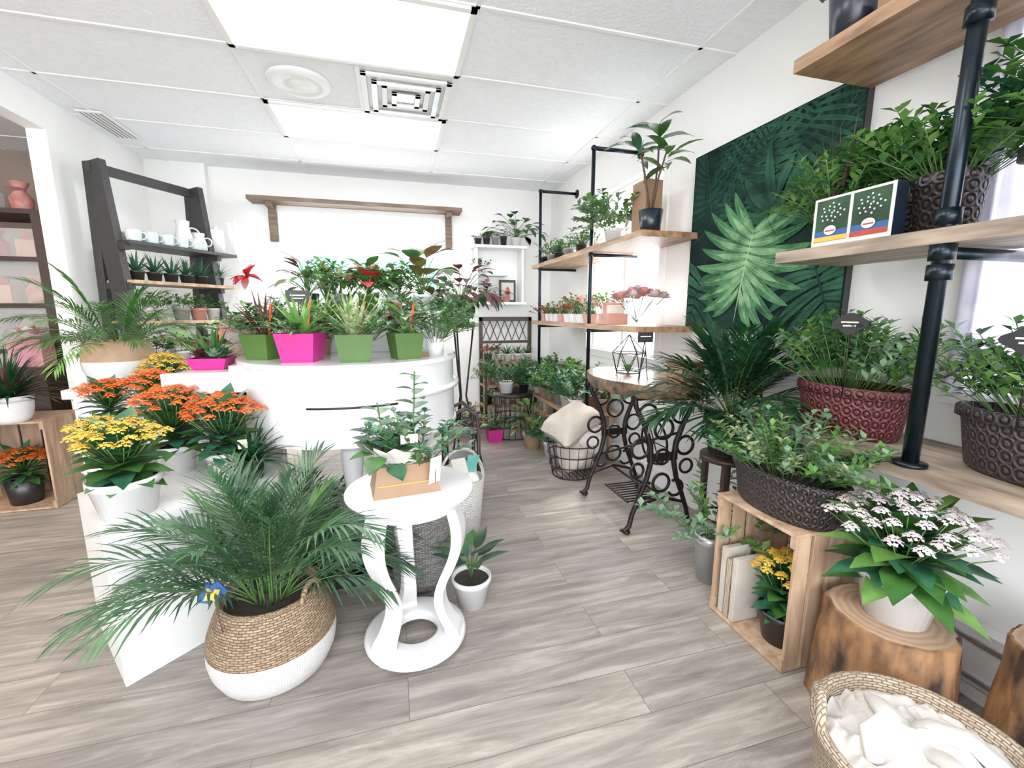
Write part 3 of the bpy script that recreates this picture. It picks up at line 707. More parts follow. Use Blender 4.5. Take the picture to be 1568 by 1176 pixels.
prof=[(.08,.0),(.12,.15),(.13,.3),(.08,.44),(.035,.52),(.05,.60),(.10,.80)]
vs=[];fs=[];sg=30
for j in range(sg):
    a=2*math.pi*j/sg
    for (r_,z_) in prof: q=r_*(1+.16*math.sin(j*2.5)); vs.append((q*math.cos(a),q*math.sin(a),z_+ (.03*math.sin(j*1.9) if z_>.7 else 0)))
n=len(prof)
for j in range(sg):
    for i in range(n-1): fs.append((j*n+i,((j+1)%sg)*n+i,((j+1)%sg)*n+i+1,j*n+i+1))
mb.add(vs,fs,'cello')
for i in range(14): leaf(mb,(-.01,-.06,.50),sph(i*.45,rr(-.6,.9))+Vector((0,-.5,0)),.10,.045,'redf',4,.5,.4,.9)
mb.build()
mb=MB('chalkboard_label',(-.45,2.42,PT)); mb.lathe([(.0005,0),(.02,0),(.02,.008),(.0005,.008)],'iron',seg=14); mb.tube([(0,0,0),(0,0,.28)],.003,'iron',6); mb.box((0,0,.31),(.11,.006,.06),'chalk'); mb.box((0,-.004,.315),(.07,.001,.006),'cream'); mb.box((0,-.004,.30),(.05,.001,.005),'cream'); mb.build(.002)
mb=MB('pink_gift_basket',(-.86,2.84,1.021)); pot(mb,.08,.06,.1,'wick',soil='tissue')
for i in range(18): leaf(mb,(0,0,.08),sph(i*2.399,.5+.05*i),.19,.11,'pkw' if i%2 else 'tissue',4,.3,.4)
mb.ball((0,0,.19),.06,'pkw',12); mb.build()

# ============================================================ floor plants
mb=MB('black_floor_tray',(-.22,2.20,0)); mb.box((0,0,.012),(.62,.34,.024),'black'); mb.box((0,-.17,.03),(.62,.012,.06),'black'); mb.box((0,.17,.03),(.62,.012,.06),'black'); mb.build(.003)  # black tray added to stand in for the shadowed floor around these plants
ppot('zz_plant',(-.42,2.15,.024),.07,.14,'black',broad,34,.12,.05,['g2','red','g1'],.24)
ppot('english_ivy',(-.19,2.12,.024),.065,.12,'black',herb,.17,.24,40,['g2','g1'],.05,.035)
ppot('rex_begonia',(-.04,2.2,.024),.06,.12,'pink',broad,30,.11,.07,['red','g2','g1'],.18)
mb=MB('parlour_palm',(-.44,2.5,0)); pot(mb,.11,.09,.2,'black'); palm(mb,(0,0,.18),28,.36,.12,'g5',.4,1.2,1.5,.011,.03,16); mb.build()
mb=MB('silver_knit_vase',(.085,1.98,0)); mb.lathe([(.0005,0),(.10,0),(.115,.02),(.13,.10),(.138,.22),(.132,.34),(.11,.43),(.095,.5),(.105,.54),(.095,.54),(.085,.5),(.0005,.46)],'mesh',seg=44,sx=1.05,sy=.9); mb.build()
mb=MB('rubber_plant',(.295,1.77,0)); pot(mb,.085,.062,.135,'cer',rim=.004); broad(mb,(0,0,.12),15,.15,.06,['g2','g1','g7'],.13,.9,1.45,.3); mb.build()
mb=MB('white_wicker_basket',(.35,2.38,0)); pot(mb,.13,.1,.36,'wickw',soil='tissue',th=.012); mb.tube([(.125*math.cos(math.pi*i/12),0,.35+.18*math.sin(math.pi*i/12)) for i in range(13)],.009,'wickw',8)
mb.pillow((0,0,.37),(.2,.17,.1),'tissue',(.2,.1,0)); mb.box((.05,-.06,.46),(.07,.004,.1),'teal',(.2,.2,.3)); mb.box((-.02,-.07,.45),(.08,.004,.1),'cream',(.2,-.2,-.3)); mb.build()
mb=MB('bentwood_magazine_rack',(.44,2.95,0))
for y in (-.1,.1): mb.tube([(-.12,y,0),(-.12,y,.5),(-.07,y,.62),(.02,y,.66),(.09,y,.6),(.10,y,.52),(.05,y,.48),(.02,y,.52)],.014,'dkbrown',8); mb.tube([(.10,y,0),(.10,y,.52)],.014,'dkbrown',8)
for z in (.1,.3,.48): mb.tube([(-.12,-.1,z),(-.12,.1,z)],.01,'dkbrown'); mb.tube([(.1,-.1,z),(.1,.1,z)],.01,'dkbrown'); mb.box((-.01,0,z),(.22,.2,.01),'dkbrown')
mb.build()
mb=MB('tripod_plant_stand',(.55,3.6,0)); mb.lathe([(.0005,1.18),(.12,1.18),(.12,1.2),(.0005,1.2)],'iron')
for i in range(3): a=i*2.094; mb.tube([(.1*math.cos(a),.1*math.sin(a),1.18),(.03*math.cos(a),.03*math.sin(a),.6),(.16*math.cos(a),.16*math.sin(a),0)],.008,'iron')
mb.build()
ppot('burgundy_ficus',(.55,3.6,1.2),.08,.14,'black',broad,80,.15,.075,['red','red','g2'],.36,-.4,1.2,1.0,.6)

# ============================================================ leaning ladder shelf
LX,LY=-1.75,4.36; AR=math.radians(60)
mb=MB('ladder_display_shelf',(LX,LY,0),AR)
for x in (-.46,.28):
    mb.beam((x,-.24,0),(x,.02,2.36),.05,.16,'dark'); mb.beam((x,.14,0),(x,.06,2.36),.05,.08,'dark')
    for z in (.45,.85,1.22,1.52,1.80): mb.box((x,-.04,z-.03),(.04,.30,.05),'dark')
mb.box((-.09,.04,2.32),(.80,.03,.07),'dark')
for z,k in ((.45,'dark'),(.85,'dark'),(1.22,'crate'),(1.52,'crate'),(1.80,'dark')): mb.box((-.02,-.06,z),(.90,.34,.026),k)
mb.build(.003)
Ms=Matrix.Rotation(AR,3,'Z')
def SL(x,y,z): v=Ms@Vector((x,y,0)); return (LX+v.x,LY+v.y,z)
def mug(x,y,z,k='mug',r=.048,h=.085,name='ceramic_mug'):
    mb=MB(name,SL(x,y,z)); pot(mb,r,r*.85,h,k,soil=k,th=.005,belly=.004); mb.ring((r+.01,0,h*.5),.024,.005,k,'y',16,6); mb.build()
zt=1.813
for i in range(5): mug(-.38+.12*i,-.15,zt)
mug(-.30,.0,zt,'cer'); mug(-.12,.0,zt,'cer')
for x,h in ((.21,.16),(.08,.24)):
    mb=MB('white_ceramic_pitcher',SL(x,-.06,zt)); mb.lathe([(.0005,0),(.05,0),(.062,.03),(.06,h*.5),(.045,h*.8),(.052,h),(.046,h),(.04,h*.8),(.0005,.02)],'cer'); mb.ring((.065,0,h*.55),h*.22,.006,'cer','y',16,6); mb.build()
mb=MB('white_canister',SL(.36,-.09,zt)); mb.lathe([(.0005,0),(.06,0),(.062,.2),(.055,.215),(.02,.22),(.02,.24),(.0005,.245)],'cer'); mb.build()
for i,x in enumerate((-.36,-.23,-.10,.03,.16,.32)): ppot('haworthia_pot',SL(x,-.10,1.533),.05,.075,'black',spiky,20,.17,.018,'g7',.4,1.4,.4)
for i,x in enumerate((-.35,-.2,-.05,.10,.25)): ppot('herb_pot',SL(x,-.10,1.233),.06,.10,['cer','cer','grey','terra','cer'][i],herb,.1,.13,18,['g3','g1'],.04,.024)
for i,x in enumerate((-.3,-.1,.1,.28)): ppot('shelf_ivy',SL(x,-.10,.863),.07,.12,'cer' if i%2 else 'terra',herb,.12,.18,22,['g1','g2','redf'],.04,.03)

# ============================================================ crates
def crate(name,loc,w,d,h,face='-x',k='crate'):
    mb=MB(name,loc); t=.012
    for z in (t/2+.002,h-t/2): mb.box((0,0,z),(w,d,t),k)
    for s in (-1,1):
        if face in('-x','+x'):
            for i in range(4): mb.box((-w/2+w*(i+.5)/4,s*(d/2-t/2),h/2),(w/4-.014,t,h-2*t),k)
            for i in range(4):
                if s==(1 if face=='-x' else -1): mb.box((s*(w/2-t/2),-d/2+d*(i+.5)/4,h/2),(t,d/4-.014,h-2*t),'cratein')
        else:
            for i in range(4): mb.box((s*(w/2-t/2),-d/2+d*(i+.5)/4,h/2),(t,d/4-.014,h-2*t),k)
            if s==1:
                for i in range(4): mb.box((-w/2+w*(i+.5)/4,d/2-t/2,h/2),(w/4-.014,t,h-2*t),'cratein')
    for z in (.03,h-.03):
        for a,b in ((-1,-1),(-1,1),(1,-1),(1,1)): mb.box((a*(w/2-.012),b*(d/2-.012),z),(.022,.022,.05),k)
    mb.build(.002)
crate('upright_fruit_crate',(-2.47,3.64,0),.5,.38,.60,'-y')
mb=MB('orange_kalanchoe_in_black_pot',(-2.47,3.60,.014)); pot(mb,.1,.08,.18,'black'); kalanchoe(mb,(0,0,.16),.17,.2,'ora',36); mb.build()
mb=MB('potted_grass_palm',(-2.40,3.50,.60)); pot(mb,.11,.085,.17,'cer',rim=.004,belly=.01); spiky(mb,(0,0,.13),110,.38,.022,'g2',.3,1.45,1.2); spiky(mb,(0,0,.13),40,.34,.02,'red',.4,1.4,1.2)
mb.v=[(p[0],min(p[1],.32),p[2]) for p in mb.v]; mb.build()
mb=MB('glass_display_cabinet',(-3.02,4.50,0))
for x in (-.45,.45):
    for y in (-.2,.2): mb.box((x,y,1.03),(.06,.05,2.06),'dkbrown')
for z in (.05,.55,1.0,1.35,1.7,2.05): mb.box((0,0,z),(.94,.44,.035),'dkbrown')
mb.box((0,-.2,1.0),(.85,.004,1.85),'glass'); mb.box((0,.2,1.0),(.9,.01,1.9),'taupe')
RQ=random.Random(3)
for z in (.57,1.02,1.37,1.72,2.07):
    for x in (-.32,-.12,.08,.28):
        k=RQ.choice(['pkw','rose','cer','pkw','redf','cer','terra','black'])
        if RQ.random()<.6:
            mb.lathe([(.0005,0),(.06,0),(.07,.1),(.03,.16),(.06,.22),(.0005,.2)],k,(x,-.05,z),12)
            for j in range(8): leaf(mb,(x,-.09,z+.15),sph(j*.8,.4),.07,.035,'pkw',3,.5,.4)
        else: mb.box((x,-.05,z+.07),(.12,.1,.14),k); mb.ball((x,-.06,z+.17),.035,'redf',10)
mb.build(.003)
mb=MB('pink_gift_bag_on_stand',(-2.62,4.10,0)); mb.box((0,0,.45),(.3,.3,.9),'dkbrown'); mb.box((0,0,1.0),(.2,.14,.2),'pkw')
for j in range(14): leaf(mb,(0,0,1.08),sph(j*2.4,.6+.05*j),.14,.1,'pkw' if j%2 else 'tissue',4,.3,.4)
mb.build(.003)

# ============================================================ back-right shelf and items
mb=MB('white_box_shelf',(1.22,YB-.12,0))
for z in (1.40,2.03): mb.box((0,0,z),(.62,.24,.03) ,'trim')
mb.box((-.09,0,1.72),(.36,.2,.02),'trim')
for x in (-.27,.27): mb.box((x,.02,1.715),(.025,.19,.62),'trim')
mb.build(.003)
for i,x in enumerate((.98,1.08,1.18,1.28)): ppot('cactus_pot',(x,YB-.12,2.045),.04,.08+.012*i,['black','black','grey','black'][i],herb,.05,.07,8,['g1'],.03,.015)
ppot('philodendron_plant',(1.43,YB-.13,2.045),.06,.10,'cer',broad,34,.14,.08,['g1','g2'],.26,-.2,1.3,.9,.9)
ppot('pink_begonia',(1.08,YB-.12,1.415),.06,.1,'terra',broad,16,.1,.06,['red','g1','rose'],.12)
ppot('small_fern',(1.02,YB-.13,1.73),.05,.08,'cer',herb,.09,.12,16,['g1','g2'],.04,.02)
mb=MB('framed_botanical_print',(1.34,YB-.06,1.415)); mb.box((0,0,.13),(.2,.02,.26),'black'); mb.box((0,-.011,.13),(.15,.002,.2),'cream'); leaf(mb,(0,-.014,.06),(0,0,1),.13,.06,'redf',4,0,0); mb.build(.002)
ppot('pink_anthurium',(1.30,YB-.17,1.415),.045,.08,'terra',broad,12,.08,.05,['rose','red'],.08)
mb=MB('lattice_plant_shelf',(1.30,4.93,0))
for x in (-.3,.3): mb.box((x,.12,.62),(.04,.04,1.24),'dkbrown'); mb.box((x,-.14,.36),(.03,.03,.72),'dkbrown')
mb.box((0,.12,1.22),(.64,.04,.05),'dkbrown'); mb.box((0,.12,.95),(.6,.025,.03),'dkbrown')
for i in range(6): mb.beam((-.28+.09*i,.12,.97),(-.19+.09*i,.12,1.2),.01,.01,'dkbrown'); mb.beam((-.19+.09*i,.12,.97),(-.28+.09*i,.12,1.2),.01,.01,'dkbrown')
for z in (.22,.46,.72): mb.box((0,-.01,z),(.64,.28,.025),'wood')
mb.build(.002)
for j,z in enumerate((.233,.473,.733)):
    for i,x in enumerate((1.05,1.17,1.29,1.41,1.53)):
        fn=RN.choice(['h','b','s']); nm={'h':'nursery_herb','b':'nursery_begonia','s':'nursery_aloe'}[fn]; k=RN.choice(['cer','terra','cer','black'])
        if fn=='h': ppot(nm,(x,4.9,z),.05,.09,k,herb,.08,.13,18,['g3','g1','redf'],.045,.028)
        elif fn=='b': ppot(nm,(x,4.9,z),.05,.09,k,broad,18,.08,.05,['rose','g1','g7'],.1)
        else: ppot(nm,(x,4.9,z),.05,.09,k,spiky,20,.14,.018,'g1')
mb=MB('wire_drum_table',(1.20,4.36,0))
for z,r_ in ((.01,.23),(.22,.18),(.44,.21)): mb.ring((0,0,z),r_,.006,'iron')
for i in range(22):
    a=2*math.pi*i/22; mb.tube([(.23*math.cos(a),.23*math.sin(a),.01),(.18*math.cos(a),.18*math.sin(a),.22),(.21*math.cos(a),.21*math.sin(a),.44)],.004,'iron',5)
mb.lathe([(.0005,.44),(.21,.44),(.21,.465),(.0005,.465)],'dkbrown',seg=36); mb.build()
ppot('boston_fern',(1.13,4.36,.465),.08,.12,'cer',herb,.2,.30,60,['g1','g7'],.05,.024)
ppot('blue_yucca',(1.31,4.32,.465),.05,.1,'black',spiky,34,.26,.026,'g7')
sqplant('cyclamen_gift_pot',(.82,4.72,0),'pink','croton',.22,.16); sqplant('mixed_gift_pot',(.96,4.2,0),'pink','mix',.16,.13); sqplant('fern_gift_pot',(.62,4.45,0),'pink','mix',.18,.15)
mb=MB('low_plant_bench',(1.64,4.05,0)); mb.box((0,0,.43),(.44,1.5,.03),'crate')
for y in (-.68,0,.68):
    for x in (-.18,.18): mb.box((x,y,.208),(.04,.04,.415),'crate')
for z in (.15,.28): mb.box((-.20,0,z),(.014,1.4,.06),'crate')
mb.build(.003)
kinds=[('bench_fern',herb,(.15,.30,46,['g1','g3'],.05,.024)),('bench_dracaena',spiky,(40,.32,.028,'g7')),('bench_begonia',broad,(28,.1,.06,['g1','rose','g7'],.22)),('bench_peperomia',herb,(.14,.26,44,['g7','g4'],.045,.03)),
 ('bench_croton',broad,(30,.13,.05,['cal','g3','red'],.22)),('bench_mint',herb,(.13,.28,44,['g3','g1'],.05,.03))]
i=0
for y in (3.38,3.58,3.78,3.98,4.18,4.38,4.58):
    for x in (1.50,1.74):
        nm,fn,a=kinds[(i*5+int(x*10))%6]; ppot(nm,(x,y+rr(-.02,.02),.445),.07,.12,['cer','tanpot','cer','terra','grey'][i%5],fn,*a); i+=1
ppot('floor_croton',(1.26,3.86,0),.09,.16,'tanpot',broad,34,.14,.06,['g1','g3','cal'],.28)
ppot('floor_fern',(1.36,3.60,0),.08,.14,'cer',herb,.14,.24,44,['g1','g7'],.05,.025)
z1=1.79;z2=1.21
i=0
for y in (4.46,4.36,4.26,4.16,4.06,3.94,3.82,3.68,3.54,3.42):
    nm,fn,a=[('ledge_cactus',herb,(.05,.12,12,['g1'],.03,.018)),('ledge_aloe',spiky,(20,.15,.02,'g7')),('ledge_herb',herb,(.08,.16,20,['g3','g1'],.035,.02))][i%3]
    ppot(nm,(1.58+.07*(i%2),y,z1),.048,.08,['black','cer','grey','black'][i%4],fn,*a); i+=1
ppot('ledge_ivy',(1.60,3.02,z1),.065,.11,'cer',herb,.16,.28,44,['g3','g4','g1'],.055,.038)
mb=MB('umbrella_tree',(1.60,2.54,z1)); pot(mb,.075,.058,.14,'navy')
tree(mb,(0,0,.1),.54,3,.21,.06,['g1','g7','g3'],(.02,-.02),'brst'); mb.build(clamp=True)
mb=MB('kraft_gift_bag',(1.68,2.72,z1)); mb.box((0,0,.18),(.12,.17,.36),'kraft'); mb.tube([(-.03,0,.36),(-.03,0,.43),(.03,0,.43),(.03,0,.36)],.003,'kraft',5); mb.build(.003)
i=0
for y in (4.46,4.34,4.22,4.10,3.98,3.86,3.72,3.58,3.44,3.30):
    k=['cer','terra','cer','cer'][i%4]
    mb=MB('succulent_box' if i%2 else 'cyclamen_pot',(1.56,y,z2)); sqpot(mb,.09,.075,k)
    if i%2: succ(mb,(0,.01,.07),.05,'g3'); succ(mb,(.02,-.03,.07),.04,'g4'); spiky(mb,(0,0,.06),10,.12,.014,'g1')
    else: herb(mb,(0,0,.06),.06,.12,16,['g1','g3','redf'],.04,.026)
    mb.build(); i+=1
for y in (3.36,3.6,3.85,4.1): ppot('window_herb',(1.76,y,z2),.05,.09,'cer',herb,.1,.2,24,['g3','g1','rose'],.045,.028)
mb=MB('pink_gift_box_stack',(1.60,2.98,z2)); mb.box((0,0,.04),(.16,.16,.08),'terra'); mb.box((0,0,.11),(.12,.13,.06),'cream'); mb.box((0,0,.1),(.165,.02,.12),'rose'); mb.build(.003)
mb=MB('coral_flower_bouquet',(1.58,2.62,z2)); pot(mb,.05,.04,.12,'glass',soil='glass')
for i in range(20):
    a=i*2.399;q=math.sqrt(i/20)*.16; c=Vector((q*math.cos(a)*.8,q*math.sin(a)*1.6,.23-q*.35)); mb.tube([(0,0,.02),c],.002,'stem',4)
    for j in range(14): leaf(mb,c,sph(j*2.399,.0+j*.10),.048,.045,'rose' if i%3 else 'ptl',3,-.4,.5,1.1)
mb.build()

# ============================================================ treadle table
TX,TY=1.50,2.42
mb=MB('treadle_base_table',(TX,TY,0))
P=[]
for i in range(56):
    a=2*math.pi*i/56; q=1+.06*noise.noise(Vector((math.cos(a)*2.2,math.sin(a)*2.2,4)))+.02*noise.noise(Vector((math.cos(a)*9,math.sin(a)*9,1)))
    P.append((.29*q*math.cos(a),.45*q*math.sin(a)))
n=len(P); vs=[(p[0]*.93,p[1]*.95,.825) for p in P]+[(p[0]*1.01,p[1]*1.01,.86) for p in P]+[(p[0],p[1],.905) for p in P]
mb.add(vs,[(i,(i+1)%n,n+(i+1)%n,n+i) for i in range(n)]+[(n+i,n+(i+1)%n,2*n+(i+1)%n,2*n+i) for i in range(n)],'slabbark')
mb.add(vs[2*n:],[tuple(range(n))],'slab',False); mb.add(vs[:n],[tuple(range(n-1,-1,-1))],'slab',False)
def arcp(cx_,cz,r_,a0,a1,y,n=14,sx=1): return [(cx_+sx*r_*math.cos(math.radians(a0+(a1-a0)*i/n)),y,cz+r_*math.sin(math.radians(a0+(a1-a0)*i/n))) for i in range(n+1)]
for y in (-.29,.29):
    for s in (-1,1):
        mb.tube([(s*.20,y,.83),(s*.19,y,.77),(s*.13,y,.66),(s*.085,y,.54),(s*.075,y,.44),(s*.10,y,.33),(s*.15,y,.21),(s*.185,y,.12),(s*.20,y,.05),(s*.235,y,.02),(s*.255,y,.035)],[.015,.015,.016,.017,.017,.016,.015,.015,.016,.015,.01],'iron',8)
        mb.ring((s*.215,y,.017),.012,.012,'iron','z',12)
        mb.ring((s*.15,y,.52),.055,.010,'iron','y',20); mb.ring((s*.165,y,.39),.042,.009,'iron','y',18)
        mb.tube(arcp(s*.11,.72,.06,0,300,y,16,s),.009,'iron'); mb.tube(arcp(s*.10,.26,.05,60,330,y,14,-s),.009,'iron')
    mb.ring((0,y,.63),.06,.010,'iron','y',22); mb.ring((0,y,.30),.055,.010,'iron','y',22); mb.ring((0,y,.46),.045,.009,'iron','y',20)
    mb.tube([(-.22,y,.82),(.22,y,.82)],.015,'iron'); mb.tube([(-.17,y,.16),(0,y,.21),(.17,y,.16)],.010,'iron'); mb.box((0,y,.46),(.2,.012,.05),'iron')
mb.tube([(0,-.29,.2),(0,.29,.2)],.009,'iron'); mb.tube([(-.1,-.29,.6),(.1,.29,.3)],.008,'iron'); mb.tube([(.1,-.29,.6),(-.1,.29,.3)],.008,'iron')
for i in range(9): mb.tube([(-.13,-.14+.035*i,.13),(.13,-.14+.035*i,.13)],.005,'iron',6)
mb.tube([(-.13,-.15,.13),(-.13,.15,.13)],.008,'iron'); mb.tube([(.13,-.15,.13),(.13,.15,.13)],.008,'iron')
mb.ring((.2,.1,.42),.15,.009,'iron','x',30)
for i in range(6): a=i*math.pi/3; mb.tube([(.2,.1,.42),(.2,.1+.15*math.cos(a),.42+.15*math.sin(a))],.005,'iron',5)
mb.build(.002)
mb=MB('geometric_terrarium',(1.50,2.56,.905))
B=[Vector((.085*math.cos(i*math.pi/3),.085*math.sin(i*math.pi/3),.003)) for i in range(6)]; U=[Vector((.105*math.cos(i*math.pi/3+.5),.105*math.sin(i*math.pi/3+.5),.13)) for i in range(6)]; tp=Vector((0,0,.25))
for i in range(6):
    for a,b in ((B[i],B[(i+1)%6]),(U[i],U[(i+1)%6]),(B[i],U[i]),(B[(i+1)%6],U[i]),(U[i],tp)): mb.tube([a,b],.003,'iron',5)
mb.add(B+U+[tp],[(i,(i+1)%6,6+i) for i in range(6)]+[(6+i,6+(i+1)%6,12) for i in range(6)],'glass',False); succ(mb,(0,0,.01),.06,'g3'); mb.build()
mb=MB('chalk_easel_sign',(1.42,2.25,.905),.0); mb.tube([(-.03,0,0),(0,0,.24)],.003,'iron'); mb.tube([(.03,0,0),(0,0,.24)],.003,'iron'); mb.tube([(0,.04,0),(0,0,.24)],.003,'iron'); mb.box((0,-.006,.25),(.10,.006,.06),'chalk'); mb.box((0,-.01,.255),(.07,.001,.006),'cream'); mb.build(.002)
mb=MB('kraft_gift_box',(1.64,2.16,.905)); mb.box((0,0,.05),(.14,.16,.10),'kraft'); mb.box((0,0,.105),(.15,.17,.02),'kraft'); mb.build(.003)

mb=MB('wire_basket_with_pillows',(1.36,3.12,0))
for z,r_ in ((.012,.16),(.1,.185),(.19,.20),(.28,.21)): mb.ring((0,0,z),r_,.005,'iron')
for i in range(18):
    a=2*math.pi*i/18; mb.tube([(.16*math.cos(a),.16*math.sin(a),.012),(.21*math.cos(a),.21*math.sin(a),.28)],.003,'iron',5)
for i in range(-3,4): q=math.sqrt(.16**2-(i*.04)**2); mb.tube([(i*.04,-q,.008),(i*.04,q,.008)],.003,'iron',5)
mb.pillow((.03,0,.17),(.28,.28,.26),'linen',(1.2,.1,.4)); mb.pillow((-.02,-.02,.43),(.44,.30,.24),'linen',(.35,-.40,.35)); mb.pillow((.10,-.02,.31),(.30,.26,.20),'tissue',(.8,.2,-.5)); mb.build()

# ============================================================ right foreground
crate('wooden_display_crate',(1.465,1.27,0),.31,.38,.54,'-x')
mb=MB('yellow_kalanchoe_in_black_pot',(1.44,1.21,.014)); pot(mb,.085,.065,.13,'black',rim=.004); kalanchoe(mb,(0,0,.11),.12,.24,'yel',18,cr=.022); mb.build()
mb=MB('stack_of_books',(1.385,1.385,.014))
for i,(c_,h_) in enumerate((('linen',.30),('wick',.26),('linen',.28))): mb.box((-.0,.022-.032*i,h_/2+.003),(.13,.024,h_),c_,(.0,.0,0))
mb.build(.002)
def planter(name,loc,L,W,h,k,rz=0):
    mb=MB(name,loc,rz)
    R=L/2; sx=W/L
    mb.lathe([(.0005,0),(R*.78,0),(R*.84,.012),(R*.93,h*.75),(R*.94,h*.80),(R,h*.82),(R,h*.97),(R*.97,h),(R*.93,h),(R*.90,h*.85),(.0005,h*.86)],k,(0,0,0),44,sx,1,ks=[k]*9+['soil'])
    return mb
mb=planter('herb_planter',(1.44,1.26,.54),.48,.25,.17,'fili'); herb(mb,(.0,0,.14),.28,.24,150,['g4','g6','g3','g1','g4'],.038,.020,.62,1.0,.35,.022,.5); mb.build()
mb=planter('burgundy_planter',(1.69,1.24,.84),.42,.24,.19,'filir'); herb(mb,(-.02,0,.16),.24,.28,100,['g3','g4','g1'],.048,.022,.5,1,.3); mb.build(clamp=True)
mb=planter('brown_trough_planter',(1.69,.66,.84),.50,.24,.19,'fili'); herb(mb,(-.02,0,.16),.28,.27,120,['g1','g3','g4'],.046,.022,.5,1,.4); mb.build(clamp=True)
mb=MB('brown_filigree_pot',(1.63,.985,1.53)); pot(mb,.085,.07,.17,'fili',rim=.005); herb(mb,(0,0,.14),.14,.26,60,['g3','g1'],.045,.024,.6,1,.5); mb.build(clamp=True)
mb=planter('large_herb_planter',(1.66,.60,1.53),.50,.27,.20,'fili'); herb(mb,(-.02,0,.17),.28,.30,150,['g1','g7','g3'],.046,.026,.55,1,.4,.026,.3); mb.build(clamp=True)
mb=MB('embossed_white_pot',(1.66,1.355,1.53)); pot(mb,.07,.055,.15,'filiw',rim=.005); herb(mb,(0,0,.12),.16,.22,60,['g1','g7','g3'],.05,.02,.8,1,.7); spiky(mb,(0,0,.12),16,.36,.012,'red',1.1,1.5,.2); mb.build(clamp=True)
mb=planter('oval_herb_planter',(1.73,1.16,1.53),.24,.13,.15,'fili'); herb(mb,(0,0,.13),.18,.24,80,['g1','g2','g3'],.055,.028,.6,1,.5); mb.build(clamp=True)
mb=MB('seed_kit_box',(1.535,1.185,1.53)); mb.box((0,0,.085),(.05,.27,.17),'cream')
for y in (.065,-.065):
    mb.box((-.0255,y,.092),(.002,.118,.14),'g2'); mb.box((-.027,y,.028),(.002,.118,.016),'yelc' if y>0 else 'redc')
    mb.box((-.0265,y,.045),(.001,.118,.022),'blue')
    for i in range(20): a=i*2.4; q=.047*math.sqrt(i/20); mb.box((-.0275,y+q*math.cos(a),.115+q*math.sin(a)*.7),(.001,.0055,.0055),'cream')
    mb.add([(-.0295,y+.022*math.cos(2*math.pi*j/16),.056+.016*math.sin(2*math.pi*j/16)) for j in range(16)],[tuple(range(16))],'cream',False)
    mb.box((-.030,y,.054),(.001,.034,.005),'redc')
mb.box((0,-.136,.085),(.05,.002,.17),'navy'); mb.build(.001)
mb=MB('navy_planter',(1.60,1.33,2.21)); pot(mb,.085,.06,.26,'navy'); herb(mb,(0,0,.22),.12,.16,20,['g1'],.05,.03); mb.build()
mb=MB('small_wooden_box',(1.60,1.10,2.21))
for s in (-1,1): mb.box((0,s*.09,.05),(.14,.012,.10),'kraft'); mb.box((s*.065,0,.05),(.012,.17,.10),'kraft')
mb.box((0,0,.006),(.13,.18,.012),'kraft'); mb.build(.002)
for (x,y,z,s) in ((1.54,1.16,1.0,.25),(1.53,.70,1.0,.22),(1.49,.72,1.72,.22)):
    mb=MB('chalk_plant_marker',(x,y,z)); mb.tube([(0,0,-.0),(0,0,s)],.0025,'iron',6)
    Q=[(.058*math.cos(2*math.pi*j/24)*(1+.12*math.cos(8*math.pi*j/24)),s+.01+.034*math.sin(2*math.pi*j/24)*(1+.12*math.cos(8*math.pi*j/24))) for j in range(24)]
    for xx in (-.004,.004): mb.add([(xx,q[0],q[1]) for q in Q],[tuple(range(24))],'chalk',False)
    mb.box((.0,0,s+.01),(.006,.07,.035),'chalk'); mb.box((-.006,0,s+.015),(.001,.06,.005),'cream'); mb.box((-.006,0,s+.003),(.001,.045,.005),'cream'); mb.build()
mb=MB('clear_acrylic_box',(1.545,.47,.84)); mb.box((0,0,.08),(.10,.14,.16),'glass'); mb.box((0,0,.02),(.09,.13,.03),'cream'); mb.build(.002)
def stump(loc,r_,h_):
    mb=MB('log_stump',loc); sg=64;vs=[];L_=14
    for l in range(L_+1):
        z=h_*l/L_
        for j in range(sg):
            a=2*math.pi*j/sg; q=r_*(1+.10*noise.noise(Vector((math.cos(a)*1.6,math.sin(a)*1.6,z*2+loc[0]*3)))+.07*noise.noise(Vector((math.cos(a)*6,math.sin(a)*6,z*4))))*(1.12-.14*l/L_)
            vs.append((q*math.cos(a),q*math.sin(a),z))
    mb.add(vs,[(l*sg+j,l*sg+(j+1)%sg,(l+1)*sg+(j+1)%sg,(l+1)*sg+j) for l in range(L_) for j in range(sg)],'bark')
    tv=[Vector(v) for v in vs[L_*sg:]]; inner=[Vector((v.x*.95,v.y*.95,h_+.003)) for v in tv]
    mb.add(tv+inner,[(j,(j+1)%sg,sg+(j+1)%sg,sg+j) for j in range(sg)],'bark'); mb.add(inner,[tuple(range(sg))],'ring',False)
    mb.add([Vector(v) for v in vs[:sg]],[tuple(range(sg-1,-1,-1))],'bark',False); mb.build()
stump((1.49,.885,0),.165,.35); stump((1.64,.54,0),.135,.44)
mb=MB('white_flowered_kalanchoe',(1.50,.88,.353)); pot(mb,.105,.082,.145,'cer',rim=.005); kalanchoe(mb,(0,0,.12),.22,.26,'wht',44,('g1','g3','g7'),.085,.0068,.022,.3)
for i in range(26): leaf(mb,(0,0,.14+.004*i),sph(i*2.399,.1+.035*i),.17*rr(.8,1.1),.085,RN.choice(['g1','g7']),4,1.1,.15,1.0)
mb.build(clamp=True)
mb=MB('galvanised_bucket',(1.45,1.64,0)); pot(mb,.07,.055,.24,'metal',rim=.003); herb(mb,(0,0,.2),.09,.42,20,['g4','g3'],.05,.028); mb.build(clamp=True)
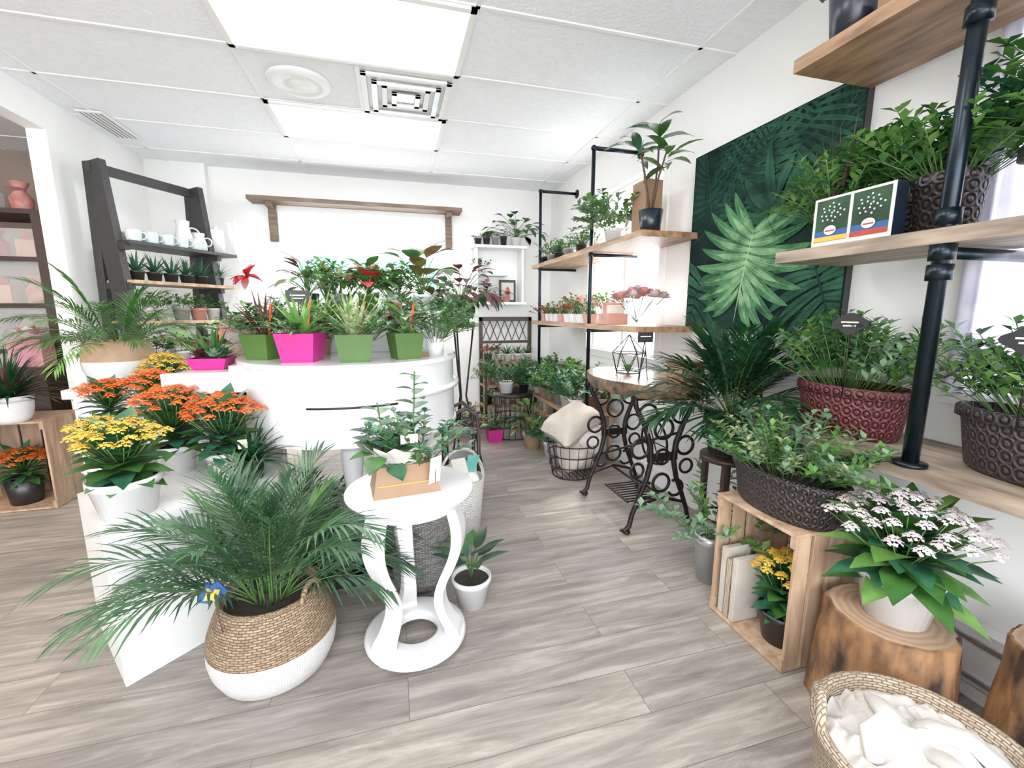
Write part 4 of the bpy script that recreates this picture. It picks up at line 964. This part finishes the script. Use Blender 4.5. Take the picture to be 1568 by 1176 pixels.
mb=MB('cloth_basket',(1.17,.575,0)); mb.lathe([(.0005,0),(.17,0),(.19,.03),(.215,.15),(.22,.25),(.232,.27),(.232,.285),(.218,.29),(.205,.28),(.2,.2),(.0005,.15)],'wick',seg=48)
for i in range(2):
    a=math.pi*.75+math.pi*i; c=Vector((.215*math.cos(a),.215*math.sin(a),.27)); t=Vector((-math.sin(a),math.cos(a),0))
    mb.tube([c+t*.06*math.cos(math.pi*j/10)+Z*.07*math.sin(math.pi*j/10) for j in range(11)],.012,'wick',8)
g=80;vs=[];fs=[]
for i in range(g+1):
    for j in range(g+1):
        u=i/g*2-1;v=j/g*2-1; x=u*math.sqrt(1-v*v/2)*.2;y=v*math.sqrt(1-u*u/2)*.2; rd=math.hypot(x,y)/.2
        wx=x+.03*noise.noise(Vector((x*8,y*8,1))); wy=y+.03*noise.noise(Vector((x*8,y*8,5)))
        f1=1-abs(noise.noise(Vector((wx*9,wy*5,3))))*2.8; f2=1-abs(noise.noise(Vector((wx*7+4,wy*14,8))))*2.8
        h_=.235+.05*(1-rd*rd)+.055*max(f1,f2)*(1-.6*rd)+.012*noise.noise(Vector((x*40,y*40,7)))
        vs.append((x,y,h_))
for i in range(g):
    for j in range(g): a=i*(g+1)+j; fs.append((a,a+g+1,a+g+2,a+1))
mb.add(vs,fs,'tissue')
for i,(x,y,a,l) in enumerate(((-.06,.06,.5,.17),(.06,-.03,2.0,.19),(-.05,-.09,1.0,.16))):
    d=Vector((math.cos(a),math.sin(a),.05)); s_=Vector((-math.sin(a),math.cos(a),0)); c=Vector((x,y,.318))
    mb.tube([c-d*l*.5-Z*.045,c-d*l*.3-Z*.005+s_*.01,c+Z*.008-s_*.012,c+d*l*.3+s_*.012,c+d*l*.5-Z*.04],[.022,.034,.030,.036,.02],'tissue',12,flat=.5)
mb.build()

# ============================================================ light + camera
w=bpy.data.worlds.new('World'); bpy.context.scene.world=w; w.use_nodes=True; nt=w.node_tree; bg=nt.nodes['Background']
bg.inputs[0].default_value=(.93,.965,1,1); bg.inputs[1].default_value=5.4
sd=bpy.data.lights.new('sun','SUN'); sd.energy=5; sd.angle=.3; sd.color=(1,.96,.9); so=bpy.data.objects.new('sun',sd); so.rotation_euler=Vector((-.50,-.42,-.76)).to_track_quat('-Z','Y').to_euler(); bpy.context.scene.collection.objects.link(so)
cd=bpy.data.cameras.new('camera'); cam=bpy.data.objects.new('camera',cd); bpy.context.scene.collection.objects.link(cam)
F=Vector((.2603,.9516,-.1633)).normalized()
cam.location=(0,0,1.3); cam.rotation_euler=F.to_track_quat('-Z','Y').to_euler()
cd.sensor_fit='HORIZONTAL'; cd.sensor_width=36; cd.lens=36*665/1568; cd.clip_start=.02
bpy.context.scene.camera=cam
sc=bpy.context.scene; sc.view_settings.view_transform='Standard'; sc.view_settings.exposure=1.15; sc.view_settings.gamma=1.18
